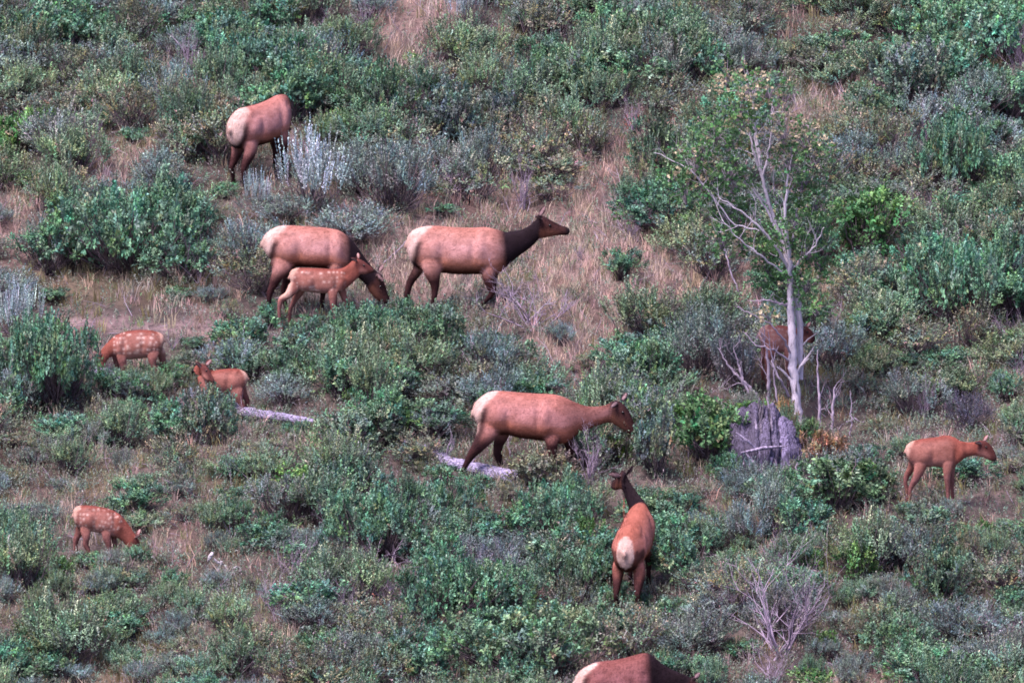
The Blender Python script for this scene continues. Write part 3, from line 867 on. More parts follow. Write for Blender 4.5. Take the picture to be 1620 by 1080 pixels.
    # hooves
    for (x_, y_, z_, r_) in foots:
        o = link('hoof', hoof_mesh(), e); o.location = (x_, y_, z_); q_ = 1.0 if not calf else .66
        o.scale = (q_ * sgn, q_, q_)
    tag(e, label, 'elk calf' if calf else 'elk')
    return e
_b = {}
def ball_mesh():
    if 'b' not in _b:
        n, s = 7, 10; th = np.linspace(.15, math.pi - .15, n); an = np.linspace(0, 2 * math.pi, s, endpoint=False)
        V = np.stack([np.sin(th)[:, None] * np.cos(an), np.sin(th)[:, None] * np.sin(an), np.cos(th)[:, None] * np.ones(s)], -1).reshape(-1, 3)
        i_ = np.arange(n - 1)[:, None] * s; j = np.arange(s)[None, :]; k_ = (j + 1) % s
        me = np_mesh('eye', V, [np.stack([i_ + j, i_ + s + j, i_ + s + k_, i_ + k_], -1).reshape(-1, 4), np.array([list(range(s - 1, -1, -1))]) , np.array([list(range((n - 1) * s, n * s))])], None, True)
        me.materials.append(M_EYE); _b['b'] = me
    return _b['b']
def hoof_mesh():
    if 'h' not in _b:
        mb_ = MB()
        for s in (-1, 1):
            mb_.tube([(0, s * .018, .075), (.006, s * .02, .05), (.02, s * .022, .02), (.028, s * .022, -.012)], [.022, .024, .027, .029], 8)
        mb_.tube([(0, 0, .10), (0, 0, .06)], [.03, .034], 8)
        me = mb_.mesh('hoof', True); me.materials.append(M_HOOF); _b['h'] = me
    return _b['h']

# cow grazing, side on, with its calf in front
build_elk('reddish tan cow elk grazing head down behind a spotted calf', 480, 500,
 [(415, 378, 417, 392, .05), (419, 371, 424, 404, .14), (431, 361, 438, 417, .21), (446, 356, 456, 421, .25), (472, 356, 478, 421.5, .27), (500, 358, 500, 422.5, .28),
  (522, 360, 520, 424, .26), (538, 364, 534, 427, .23), (552, 374, 545, 429, .18), (564, 387, 555, 432, .13), (575, 403, 566, 438, .10), (588, 420, 577, 448, .085), (598, 431, 584, 457, .08)],
 [(-.15, [(445, 395, 25), (446, 415, 18), (441, 430, 11), (433, 446, 7), (427, 459, 5), (426, 478, 4), (428, 500, 4.2)]),
  (.15, [(455, 405, 18), (456, 425, 12), (454, 445, 7), (449, 460, 5.5), (450, 478, 4), (452, 500, 4)]),
  (-.14, [(533, 400, 17), (531, 425, 10), (530, 448, 6.5), (529, 468, 5), (530, 488, 4), (532, 503, 4.2)]),
  (.14, [(524, 405, 14), (517, 430, 8), (513, 452, 5.5), (511, 470, 4.5), (509, 488, 4), (509, 502, 4)])],
 [(595, 427, 580, 452, .08), (603, 436, 584, 460, .085), (609, 448, 590, 468, .075), (613, 461, 599, 476, .055), (616, 471, 606, 481, .045), (616, 479, 611, 484, .03)],
 [((597, 431, -.06), (608, 441, -.20), .035), ((600, 430, .06), (606, 420, .16), .035)], neck_dark=1.1)
build_elk('spotted reddish calf standing in front of the grazing cow elk', 500, 522,
 [(458, 434, 459, 441, .04), (461, 427, 463, 448, .09), (470, 423, 474, 458, .12), (484, 422.5, 488, 461, .135), (508, 423.5, 510, 463, .14), (528, 424.5, 528, 463, .125),
  (541, 423, 540, 460, .10), (550, 418, 551, 453, .075), (558, 411, 561, 444, .06), (565, 408, 569, 436, .052)],
 [(-.075, [(469, 443, 12), (464, 455, 9), (455, 466, 6), (445, 471, 4.8), (442, 482, 3.5), (443, 494, 3.2), (447, 510, 3.4)]),
  (.07, [(476, 448, 10), (474, 462, 7), (466, 474, 4.5), (459, 484, 3.5), (459, 505, 3.2)]),
  (-.07, [(530, 445, 11), (527, 460, 8), (527, 477, 5.2), (528, 492, 3.8), (529, 505, 3.3), (531, 519, 3.6)]),
  (.07, [(538, 448, 9), (543, 466, 5.5), (547, 481, 4), (547, 497, 3.2), (548, 512, 3.2)])],
 [(563, 408, 566, 434, .055), (570, 409, 571, 433, .06), (577, 413, 577, 433, .052), (585, 419, 582, 432, .038), (591, 424, 588, 431, .03), (593.5, 427, 592, 430, .02)],
 [((565, 411, -.045), (556, 405, -.13), .026), ((568, 409, .045), (566, 400, .11), .026)], calf=True)
# cow with raised head
build_elk('tan cow elk standing side on in dry grass with its head raised', 712, 498,
 [(643, 380, 645, 398, .05), (646, 372, 650, 412, .13), (654, 363, 662, 424, .20), (669, 357.5, 680, 430, .24), (690, 356, 702, 431, .26), (716, 358, 722, 433, .28),
  (745, 359, 745, 433, .28), (768, 358, 765, 433, .26), (787, 362, 783, 434, .22), (804, 366.5, 798, 425, .17), (820, 364, 809, 414, .13), (835, 357, 824, 402, .10), (846, 348, 840, 390, .085), (854, 341, 851, 379, .08)],
 [(-.15, [(680, 390, 25), (683, 410, 19), (685, 430, 13), (688, 445, 7.5), (688, 457, 5.4), (685, 472, 4.2), (685, 494, 4)]),
  (.15, [(666, 398, 18), (665, 416, 11), (659, 432, 8), (650, 445, 6.3), (644, 458, 4.8), (641, 474, 4), (640, 492, 4)]),
  (-.14, [(778, 395, 19), (773, 420, 13), (773, 438, 9), (777, 453, 6.6), (779, 465, 5.6), (771, 480, 4.3), (760, 494, 4.2), (756, 502, 4.5)]),
  (.14, [(786, 405, 14), (781, 430, 9), (780, 450, 6), (781, 465, 5), (779, 480, 4), (779, 496, 4)])],
 [(851, 340, 848, 378, .075), (859, 340, 856, 376, .088), (868, 345, 867, 374, .085), (879, 351, 878, 372, .065), (890, 356, 889, 371, .05), (897, 358, 897, 371, .045), (902, 362, 901, 368, .03)],
 [((856, 343, -.06), (848, 337, -.20), .036), ((853, 341, .055), (863, 326, .12), .034)], neck_dark=1.25)
# walking cow
build_elk('reddish brown cow elk walking with its neck stretched level past the lower log', 820, 757,
 [(748, 646, 750, 657, .05), (750, 638, 755, 668, .13), (758, 629, 768, 680, .20), (772, 619.5, 784, 686, .24), (790, 616.5, 802, 687, .26), (820, 619, 824, 692, .28),
  (850, 621, 850, 695, .28), (874, 622, 872, 698, .26), (891, 626, 889, 701, .21), (906, 633, 903, 694, .16), (925, 640, 921, 681, .115), (943, 641.5, 941, 674, .09), (958, 639, 957, 668, .08), (968, 635, 964, 667, .078)],
 [(-.15, [(776, 655, 26), (772, 678, 18), (761, 697, 12), (748, 714, 7.5), (738, 730, 5.3), (732, 744, 4.4), (729, 757, 4.4)]),
  (.15, [(795, 670, 18), (793, 690, 12), (788, 707, 7.5), (787, 722, 6), (792, 738, 4.6), (796, 756, 4)]),
  (-.14, [(873, 665, 18), (873, 690, 12), (874, 708, 8), (875, 727, 6), (874, 745, 4.5), (875, 762, 4.2)]),
  (.14, [(893, 675, 15), (898, 696, 9), (903, 714, 6.5), (905, 732, 5), (903, 757, 4)])],
 [(965, 634, 961, 668, .075), (975, 632, 968, 668, .085), (987, 638, 974, 672, .085), (996, 650, 984, 678, .065), (1002, 664, 993, 684, .05), (1006, 674, 999, 687, .045), (1007, 682, 1004, 687, .03)],
 [((976, 634, -.06), (966, 640, -.19), .036), ((984, 633, .05), (992, 621, .13), .033)], neck_dark=.5, tone=(.92, .82, .82))
# cropped cow at the bottom
build_elk('dark reddish cow elk cut off by the bottom edge of the picture', 965, 1172,
 [(909, 1074, 911, 1092, .05), (912, 1066, 916, 1106, .13), (920, 1057, 926, 1118, .20), (933, 1049.5, 940, 1124, .25), (950, 1044, 956, 1126, .27), (976, 1041, 978, 1127, .28),
  (1000, 1035, 999, 1126, .27), (1018, 1030.5, 1015, 1124, .24), (1031, 1033, 1027, 1113, .19), (1044, 1045, 1037, 1103, .14), (1060, 1055, 1051, 1098, .11), (1076, 1062, 1067, 1098, .09), (1090, 1068, 1082, 1101, .08)],
 [(-.15, [(938, 1085, 24), (940, 1108, 17), (934, 1125, 10), (928, 1140, 6.5), (925, 1152, 4.8), (926, 1172, 4)]),
  (.15, [(948, 1090, 18), (950, 1115, 11), (946, 1135, 6.5), (944, 1150, 4.6), (945, 1170, 4)]),
  (-.14, [(1014, 1090, 18), (1012, 1115, 11), (1012, 1135, 7), (1012, 1150, 5), (1013, 1172, 4)]),
  (.14, [(1022, 1090, 15), (1026, 1115, 9), (1028, 1135, 6), (1027, 1152, 4.5), (1028, 1170, 4)])],
 [(1087, 1067, 1078, 1100, .078), (1097, 1072, 1085, 1104, .085), (1105, 1082, 1093, 1110, .075), (1110, 1094, 1101, 1117, .055), (1113, 1105, 1107, 1120, .045), (1113, 1114, 1110, 1121, .03)],
 [((1095, 1072, -.06), (1098, 1066, -.20), .035), ((1098, 1072, .06), (1108, 1064, .16), .033)], neck_dark=1.5, tone=(.48, .38, .42))
# calves
build_elk('spotted red calf grazing behind a green shrub beside the old log', 222, 605,
 [(260, 534, 259, 542, .04), (257, 528, 255, 553, .09), (246, 523, 243, 563, .125), (228, 520.5, 226, 566, .14), (206, 522, 206, 568, .14), (191, 526, 190, 567, .125), (181, 531, 181, 562, .10), (172, 539, 174, 564, .075), (163, 549, 169, 571, .06), (156, 560, 165, 578, .052)],
 [(-.075, [(245, 545, 13), (242, 560, 9), (242, 573, 5.5), (246, 585, 4.2), (245, 597, 3.3), (245, 607, 3.3)]),
  (.07, [(252, 548, 10), (256, 565, 6), (259, 578, 4.2), (258, 590, 3.3), (258, 603, 3.2)]),
  (-.07, [(193, 550, 11), (193, 566, 7.5), (195, 580, 4.6), (196, 592, 3.4), (195, 607, 3.3)]),
  (.07, [(184, 552, 9), (184, 572, 5), (185, 588, 3.5), (184, 604, 3.2)])],
 [(158, 557, 167, 576, .055), (150, 566, 164, 583, .058), (146, 576, 158, 590, .045), (144, 587, 152, 596, .032), (145, 593, 149, 597, .022)],
 [((157, 560, -.045), (162, 557, -.13), .026), ((154, 562, .045), (146, 554, .11), .026)], calf=True, facing=-1)
build_elk('small calf by the middle log turning its head back over its flank', 352, 662,
 [(392, 594, 391, 603, .04), (388, 588, 385, 613, .09), (377, 582.5, 372, 621, .125), (358, 582.5, 355, 622, .135), (340, 585, 338, 620, .13), (326, 589, 325, 619, .115), (315, 590, 317, 615, .09), (307, 586, 316, 604, .065), (309, 578, 321, 592, .055), (316, 574, 324, 588, .05, -.06)],
 [(-.075, [(375, 603, 13), (375, 618, 9.5), (379, 631, 5.4), (384, 642, 4), (384, 652, 3.4), (385, 661, 3.4)]),
  (.07, [(380, 606, 10), (385, 622, 6), (391, 635, 4.2), (388, 648, 3.3), (387, 659, 3.2)]),
  (-.07, [(326, 606, 10), (326, 625, 6), (326, 640, 4), (326, 661, 3.3)]),
  (.07, [(332, 608, 9), (334, 628, 5), (334, 645, 3.5), (334, 660, 3.2)])],
 [(313, 574, 320, 592, .055, -.08), (323, 573, 320, 593, .062, -.12), (330, 579, 325, 596, .052, -.16), (336, 589, 331, 600, .038, -.19), (339, 595, 336, 602, .03, -.21), (340, 599, 338, 602, .02, -.22)],
 [((318, 577, -.12), (310, 568, -.19), .028), ((326, 576, -.06), (335, 567, -.02), .027)], calf=True, facing=-1, spots=False)
build_elk('spotted red calf grazing head down at the lower left in open brush', 148, 886,
 [(116, 809, 117, 818, .04), (118, 803, 120, 828, .09), (127, 798, 129, 836, .12), (142, 798, 143, 839, .135), (160, 800.5, 158, 842, .135), (175, 804, 170, 846, .125), (187, 810.5, 180, 848, .10), (198, 821, 188, 851, .075), (207, 833, 196, 858, .06), (214, 845, 202, 865, .052)],
 [(-.075, [(134, 822, 12), (136, 838, 8.5), (137, 850, 5.6), (136, 860, 4.4), (140, 870, 3.6), (145, 882, 3.4), (147, 888, 3.5)]),
  (.07, [(129, 826, 9), (125, 843, 6), (120, 854, 4.6), (119, 864, 3.5), (121, 880, 3.3)]),
  (-.07, [(170, 828, 11), (169, 845, 7.2), (172, 858, 5), (174, 870, 3.6), (175, 886, 3.4)]),
  (.07, [(178, 832, 9), (180, 850, 5), (182, 866, 3.5), (181, 883, 3.2)])],
 [(212, 841, 199, 862, .055), (219, 852, 204, 869, .06), (223, 863, 210, 877, .048), (224, 873, 215, 883, .034), (223, 880, 219, 885, .022)],
 [((215, 848, -.045), (222, 842, -.13), .027), ((217, 847, .045), (222, 837, .11), .026)], calf=True)
build_elk('rusty orange calf standing side on at the right in open grass', 1472, 799,
 [(1432, 707, 1433, 717, .04), (1435, 702, 1437, 727, .09), (1443, 696.5, 1448, 737, .125), (1459, 692.5, 1463, 738, .135), (1480, 690, 1481, 737, .135), (1496, 687, 1493, 738, .13), (1509, 690, 1506, 738, .115), (1519, 696, 1516, 731, .09), (1531, 698, 1528, 722, .066), (1544, 697.5, 1543, 719, .055)],
 [(-.075, [(1455, 715, 14), (1456, 733, 10.5), (1451, 750, 7), (1444, 764, 4.8), (1440, 776, 3.9), (1439, 789, 3.4), (1438, 804, 3.6)]),
  (.07, [(1447, 718, 11), (1443, 738, 7), (1435, 752, 4.8), (1433, 765, 3.8), (1435, 780, 3.3), (1436, 798, 3.2)]),
  (-.07, [(1500, 712, 12), (1499, 735, 8.5), (1498, 752, 5.6), (1499, 766, 4.4), (1500, 781, 3.6), (1503, 797, 3.7)]),
  (.07, [(1506, 716, 9), (1505, 742, 6), (1506, 760, 4), (1507, 778, 3.3), (1509, 795, 3.2)])],
 [(1542, 697, 1540, 719, .055), (1552, 695, 1551, 721, .062), (1562, 698, 1559, 724, .055), (1570, 707, 1565, 727, .042), (1575, 717, 1570, 729, .032), (1577, 723, 1575, 728, .02)],
 [((1551, 699, -.045), (1541, 696, -.13), .026), ((1556, 697, .045), (1563, 688, .11), .025)], calf=True, spots=False)
build_elk('calf half hidden behind the pale tree trunk', 1235, 613,
 [(1200, 524, 1201, 534, .04), (1203, 518, 1205, 545, .09), (1212, 513, 1214, 554, .125), (1226, 513, 1227, 556, .13), (1240, 514, 1240, 556, .125), (1252, 516, 1251, 553, .10), (1262, 518, 1260, 544, .07), (1270, 517, 1268, 538, .055)],
 [(-.07, [(1218, 535, 13), (1219, 552, 9), (1214, 567, 5), (1213, 580, 3.8), (1214, 612, 3.3)]), (.07, [(1212, 540, 9), (1209, 560, 5), (1206, 575, 3.6), (1208, 609, 3.2)]),
  (-.07, [(1248, 540, 10), (1247, 560, 6), (1247, 580, 4), (1248, 612, 3.3)]), (.07, [(1253, 540, 8), (1254, 565, 5), (1254, 609, 3.2)])],
 [(1268, 516, 1266, 539, .055), (1275, 515, 1273, 540, .06), (1282, 520, 1279, 541, .05), (1287, 527, 1284, 541, .035), (1290, 533, 1288, 539, .022)],
 [((1273, 518, -.045), (1267, 513, -.13), .026), ((1277, 517, .045), (1282, 509, .11), .025)], calf=True, tone=(1.5, 1.6, 1.6))

# two cows seen from behind: body laid out in metres, x along the body
BODY = [(0, 1.17, .02, 1.05, .06), (.03, 1.26, .06, .90, .15), (.10, 1.35, .15, .76, .22), (.25, 1.42, .33, .72, .27), (.45, 1.42, .50, .70, .29), (.72, 1.40, .72, .68, .305),
        (.98, 1.41, .96, .67, .285), (1.20, 1.44, 1.15, .66, .26), (1.38, 1.40, 1.33, .72, .19)]
LEGS = [(-.17, [(.34, 1.0, .25), (.36, .82, .18), (.30, .63, .11), (.19, .47, .072), (.15, .36, .05), (.17, .2, .04), (.20, .03, .042)]),
        (.17, [(.36, 1.0, .25), (.40, .82, .18), (.36, .63, .11), (.27, .47, .072), (.22, .36, .05), (.25, .2, .04), (.28, .03, .042)]),
        (-.15, [(1.22, .98, .19), (1.18, .75, .12), (1.17, .58, .08), (1.18, .42, .055), (1.17, .25, .042), (1.19, .03, .042)]),
        (.15, [(1.26, .98, .19), (1.24, .75, .12), (1.26, .58, .08), (1.28, .42, .055), (1.27, .25, .042), (1.30, .03, .042)])]
build_elk('tan cow elk seen from behind at upper left, grazing with hidden head', 364, 306,
 BODY + [(1.48, 1.26, 1.40, .80, .14, .06), (1.58, 1.06, 1.46, .70, .115, .16), (1.66, .84, 1.53, .56, .095, .28), (1.72, .64, 1.58, .42, .085, .38)],
 LEGS, [(1.70, .68, 1.54, .45, .08, .36), (1.76, .55, 1.60, .38, .087, .42), (1.80, .40, 1.66, .28, .07, .47), (1.82, .26, 1.72, .17, .05, .5), (1.82, .17, 1.76, .11, .04, .52)],
 [((1.68, .66, .30), (1.70, .72, .16), .036), ((1.68, .66, .42), (1.70, .72, .58), .036)], generic=(math.radians(46), .93), neck_dark=1.0, tone=(1, .95, .98))
build_elk('reddish cow elk seen straight from behind with its head up, in green shrubs', 988, 984,
 BODY + [(1.48, 1.42, 1.42, .88, .14, .05), (1.56, 1.50, 1.52, 1.08, .10, .15), (1.62, 1.60, 1.62, 1.27, .08, .25), (1.65, 1.72, 1.68, 1.42, .07, .33)],
 LEGS, [(1.63, 1.74, 1.66, 1.40, .07, .32, 1.0), (1.69, 1.77, 1.70, 1.44, .08, .37, 1.0), (1.74, 1.71, 1.74, 1.44, .075, .43, 1.0), (1.80, 1.60, 1.79, 1.40, .055, .50, 1.0), (1.85, 1.52, 1.84, 1.38, .045, .56, 1.0), (1.87, 1.47, 1.86, 1.39, .03, .59, 1.0)],
 [((1.63, 1.71, .38), (1.55, 1.76, .54), .04), ((1.63, 1.73, .27), (1.60, 1.90, .16), .042)], generic=(math.radians(78), .93), neck_dark=1.4, tone=(.95, .74, .66), rear=True)

# ------------------------------------------------------------------ logs, stump, tree, dead stems
def along(px0, py0, px1, py1, lift=.0):
    a = ground_at(px0, py0); b = ground_at(px1, py1)
    return a + Vector((0, 0, lift)), b + Vector((0, 0, lift))
def rough_tube(mb_, pts, rads, sides=14, amp=.12, tint=(1, 1, 1), seed=0):
    pts = np.array(pts, float); n0 = len(pts)
    t = np.linspace(0, 1, n0); tt = np.linspace(0, 1, n0 * 7)
    P = np.stack([np.interp(tt, t, pts[:, i_]) for i_ in range(3)], 1); R = np.interp(tt, t, rads)
    V, Qd = tube_geo(P, R, sides)
    V = V.reshape(len(P), sides, 3); rr = np.random.default_rng(seed)
    groove = 1 + amp * rr.normal(size=sides)[None, :] + amp * .35 * rr.normal(size=(len(P), sides))
    V = P[:, None, :] + (V - P[:, None, :]) * groove[:, :, None]
    V = V.reshape(-1, 3)
    v0 = mb_.n
    mb_.add(V, Qd, tint=tint)
    for e_ in (0, len(P) - 1):
        c = P[e_]; idx = np.arange(sides) + e_ * sides
        mb_.add(np.vstack([V[idx], c]), None, np.array([(s, (s + 1) % sides, sides) for s in range(sides)]), tint=np.array(tint) * .8)
def log(name, label, pix, rads, knots=3, seed=1, lift=.08):
    pts = []
    for (a, b) in pix:
        g_ = ground_at(a, b); pts.append(np.array([g_.x, g_.y, g_.z + lift]))
    o0 = Vector(pts[0]); P = [p - np.array(o0) for p in pts]
    e = empty(name, o0)
    mb_ = MB(); rough_tube(mb_, P, rads, 16, .17, seed=seed)
    link('trunk', mb_.mesh('log_trunk'), e, M_LOG)
    for q in range(knots):
        t = rnd.uniform(.15, .85) * (len(P) - 1); i_ = int(t); c = P[i_] * (1 - t + i_) + P[min(i_ + 1, len(P) - 1)] * (t - i_)
        mb2 = MB(); d = np.array([rnd.uniform(-.6, .6), rnd.uniform(-.8, -.1), rnd.uniform(.3, 1)])
        branchy(mb2, c, d, rnd.uniform(.18, .4), .018, 1, .4, .1, 3, 5)
        link('branch_stub', mb2.mesh('branch_stub'), e, M_DEAD)
    tag(e, label, 'log'); return e
log('fallen_log', 'long weathered grey-lilac log under the hind foot of the walking elk', [(640, 708), (680, 722), (712, 741), (760, 753), (822, 768)], [.05, .085, .10, .12, .13], 4, 1, .09)
log('fallen_log', 'short weathered lilac log at the hind feet of the calf that looks back', [(362, 650), (385, 662), (430, 668), (498, 677)], [.10, .11, .095, .06], 3, 2, .09)
log('fallen_log', 'dark weathered log partly hidden under shrubs below the spotted grazing calf', [(148, 594), (185, 608), (240, 622)], [.12, .14, .13], 2, 3, .05)
log('fallen_log', 'small dark grey log at the left edge of the picture', [(-20, 570), (10, 572), (30, 576)], [.07, .07, .06], 1, 4, .1)
# bare path seen behind the calf
# bleached bones
gb = ground_at(358, 908); e = empty('bleached_bones', gb); m_ = mpp(gb)
def bp(px_, py_): return np.array([(px_ - 358) * m_, 0, (908 - py_) * m_])
for nm, pix, rad in (('skull', [(329, 894), (331, 889), (334, 884), (336, 880)], [.015, .035, .045, .03]),
                     ('bone', [(338, 889), (346, 896), (352, 898)], [.02, .028, .03]), ('bone', [(351, 893), (347, 904), (343, 911)], [.03, .026, .02]),
                     ('bone', [(354, 899), (361, 907), (365, 912)], [.018, .016, .02]), ('bone', [(368, 906), (374, 903), (379, 905), (382, 909)], [.02, .03, .028, .015]),
                     ('bone', [(363, 922), (366, 917), (367, 911)], [.035, .03, .02]), ('bone', [(367, 907), (371, 914), (374, 920)], [.02, .018, .015])):
    mb_ = MB(); P = [bp(*q) + np.array([0, rnd.uniform(-.03, .03), .06]) for q in pix]
    rough_tube(mb_, P, [r_ * .72 for r_ in rad], 10, .16, seed=5)
    link(nm, mb_.mesh('bone', True), e, M_BONE)
tag(e, 'scattered white bleached bones lying in low brush at lower left', 'bones')

# rotten stump
gs = ground_at(1212, 752); e = empty('rotten_stump', gs); m_ = mpp(gs)
def sp_(px_, py_, dy): return np.array([(px_ - 1212) * m_, dy, (752 - py_) * m_])
mb_ = MB(); rough_tube(mb_, [sp_(1210, 775, .35), sp_(1212, 740, .45), sp_(1208, 700, .6), sp_(1205, 682, .75), sp_(1205, 668, .85)], [.42, .38, .30, .25, .2], 40, .2, seed=11)
link('heartwood', mb_.mesh('stump_heartwood'), e, M_STUMP)
for (x0, x1, y1, w_, tn) in ((1158, 1166, 682, .14, 1.1), (1172, 1178, 662, .14, .8), (1186, 1192, 655, .13, .7), (1205, 1208, 660, .14, .9), (1224, 1222, 656, .13, 1.0), (1214, 1206, 700, .16, 1.6), (1240, 1238, 676, .14, 1.5), (1254, 1250, 698, .12, 1.6), (1262, 1254, 732, .11, 1.7), (1150, 1163, 735, .12, 1.4), (1192, 1188, 716, .14, 1.5)):
    mb_ = MB(); off = (x0 - 1207) / 50; t_ = (752 - y1) / 110
    rough_tube(mb_, [sp_(x0, 778, .05 + .15 * off * off), sp_(x0 + (x1 - x0) * .35 + 3, 752 - (752 - y1) * .4, .12 + .2 * off * off), sp_(x1, y1, .15 + .55 * t_), sp_(x1 + 2, y1 - 9, .2 + .6 * t_)], [w_ * 1.1, w_ * 1.1, w_ * .8, .02], 18, .30, tint=(tn * .58, tn * .58, tn * .72), seed=x0)
    link('wood_slab', mb_.mesh('wood_slab'), e, M_STUMP)
for q in range(44):
    t = rnd.uniform(0, .95) ** 1.3; hw = 46 - 24 * t; off = rnd.uniform(-1, 1); x0 = 1208 + off * hw; y0 = 758 - t * 96
    L = rnd.uniform(22, 60) * (1 - .3 * t); a_ = math.pi / 2 + off * .25 + rnd.gauss(0, .16)
    dx, dy_ = L * math.cos(a_), -L * math.sin(a_)
    dep = -.20 + .62 * t + .26 * off * off
    mb_ = MB(); tnt = rnd.uniform(.5, 1.7) * (1 - .5 * t)
    rough_tube(mb_, [sp_(x0, y0, dep), sp_(x0 + dx * .5 + rnd.uniform(-3, 3), y0 + dy_ * .5, dep + .08), sp_(x0 + dx, y0 + dy_, dep + .22)], [.010, rnd.uniform(.012, .034), .005], 6, .35, tint=(tnt,) * 3, seed=20 + q)
    link('splinter', mb_.mesh('splinter'), e, M_STUMP)
for (a, b, c, d) in ((1150, 748, 1195, 742), (1164, 680, 1200, 712), (1172, 712, 1245, 703), (1205, 748, 1180, 715), (1152, 755, 1215, 750), (1230, 748, 1256, 732)):
    mb_ = MB(); rough_tube(mb_, [sp_(a, b, -.22), sp_((a + c) / 2, (b + d) / 2 - 3, -.2), sp_(c, d, -.1)], [.016, .026, .008], 7, .2, tint=(1.9,) * 3, seed=a)
    link('root', mb_.mesh('root'), e, M_STUMP)
tag(e, 'big weathered grey rotten stump left of the pale tree trunk', 'stump')

# the tree
gt = ground_at(1262, 672); m_ = mpp(gt)
tree = empty('aspen_tree', gt)
def tp(px_, py_, dy=0.): return np.array([(px_ - 1262) * m_, dy, (672 - py_) * m_])
def limb(pix, rads, name, twigs=5, tw=(.25, .6), parent=tree, mat=M_ASPEN, conv=tp, up=.5, depth=1):
    P = [conv(*q) for q in pix]
    mb_ = MB(); t = np.linspace(0, 1, len(P)); tt = np.linspace(0, 1, len(P) * 5)
    P = np.array(P); PP = np.stack([np.interp(tt, t, P[:, k_]) for k_ in range(3)], 1) + rng.normal(size=(len(tt), 3)) * .008
    mb_.tube(PP, np.interp(tt, t, rads), 9)
    for _ in range(twigs):
        i_ = rnd.randint(len(PP) // 4, len(PP) - 1); d = unit(PP[min(i_ + 1, len(PP) - 1)] - PP[i_ - 1]) + rng.normal(size=3) * .6 + np.array([0, 0, up * .4])
        branchy(mb_, PP[i_], d, rnd.uniform(*tw), max(.006, np.interp(tt, t, rads)[i_] * .4), depth, .45, .12, 4, 4, (1, 3))
    return link(name, mb_.mesh(name, True), parent, mat)
limb([(1263, 678), (1261, 640), (1257, 600), (1254, 560), (1252, 520), (1250, 478), (1251, 440)], [.080, .073, .070, .068, .064, .056, .045], 'trunk', 4, (.3, .6))
limb([(1267, 600, .12), (1266, 560, .14), (1266, 520, .14), (1262, 480, .1), (1256, 445, .05)], [.03, .045, .05, .05, .045], 'trunk', 2)
BR = [([(1251, 442), (1245, 415), (1237, 380, .1), (1218, 340, .2), (1190, 300, .3), (1160, 270, .4)], [.055, .05, .042, .03, .02, .01]),
      ([(1251, 440), (1247, 390, -.1), (1240, 340, -.15), (1243, 290, -.2), (1252, 240, -.2)], [.055, .05, .04, .025, .012]),
      ([(1245, 420), (1226, 385, -.2), (1200, 352, -.3), (1170, 325, -.4), (1138, 305, -.4)], [.04, .035, .028, .018, .009]),
      ([(1243, 400, .1), (1225, 350, .2), (1205, 285, .3), (1196, 230, .3), (1190, 170, .35)], [.045, .042, .04, .03, .012]),
      ([(1205, 282, .3), (1192, 240, .28), (1181, 192, .25)], [.035, .028, .012]),
      ([(1206, 280, .3), (1215, 245, .3), (1219, 215, .3), (1222, 165, .3)], [.03, .024, .018, .008]),
      ([(1203, 250, .3), (1192, 195, .3), (1191, 140, .3)], [.025, .018, .008]),
      ([(1250, 425), (1268, 405, -.1), (1288, 385, -.2), (1302, 352, -.3)], [.03, .024, .018, .008]),
      ([(1248, 400), (1258, 355, .3), (1264, 310, .4), (1275, 260, .45)], [.035, .03, .02, .008]),
      ([(1244, 390), (1232, 350, .4), (1225, 310, .5), (1222, 270, .5)], [.03, .024, .016, .008]),
      ([(1238, 430), (1200, 395, -.3), (1165, 368, -.4), (1140, 338, -.5)], [.025, .02, .014, .007]),
      ([(1200, 360, -.2), (1160, 350, -.2), (1095, 265, -.2), (1035, 235, -.2)], [.02, .018, .014, .006])]
for pix, rr in BR: limb(pix, [q_ * .66 for q_ in rr], 'branch', 6, (.2, .55), depth=1)
# dead lower branches
for pix, rr in (([(1253, 562), (1238, 530, -.2), (1222, 510, -.3), (1190, 490, -.4), (1165, 478, -.4)], [.02, .016, .012, .008, .004]),
                ([(1252, 570), (1220, 548, -.2), (1195, 540, -.3), (1176, 520, -.3)], [.018, .014, .009, .004]),
                ([(1248, 625), (1232, 595, -.2), (1220, 565, -.2), (1215, 520, -.3)], [.02, .016, .012, .005]),
                ([(1250, 480), (1228, 478), (1208, 470, -.1), (1195, 472, -.1)], [.03, .02, .012, .006])):
    limb(pix, rr, 'dead_branch', 4, (.15, .35), mat=M_DEAD)
# crown: leaf clumps
TL = [(1228, 362, 24, 0), (1165, 350, 34, 0), (1262, 345, 30, 0), (1255, 380, 24, 0), (1150, 260, 36, 0), (1236, 440, 30, 0), (1182, 128, 42, 1), (1150, 120, 30, 1), (1212, 130, 34, 1), (1165, 165, 34, 0), (1130, 200, 38, 0), (1105, 235, 45, 0), (1100, 250, 40, 1), (1160, 215, 34, 0), (1240, 205, 40, 1),
      (1275, 210, 36, 1), (1250, 245, 36, 0), (1285, 240, 34, 0), (1120, 290, 45, 0), (1160, 285, 36, 0), (1085, 300, 34, 0), (1270, 280, 36, 0), (1245, 320, 30, 0),
      (1290, 310, 34, 0), (1150, 330, 40, 0), (1175, 375, 32, 0), (1205, 395, 26, 0), (1140, 375, 28, 0), (1290, 360, 30, 0), (1275, 395, 26, 0), (1250, 445, 32, 0), (1225, 450, 28, 0), (1275, 440, 34, 0),
      (1245, 465, 24, 0), (1215, 420, 22, 0), (1300, 420, 22, 0), (1172, 178, 26, 1), (1060, 275, 26, 0), (1215, 490, 16, 1), (1290, 480, 20, 0)]
fol = MB(); yel = MB()
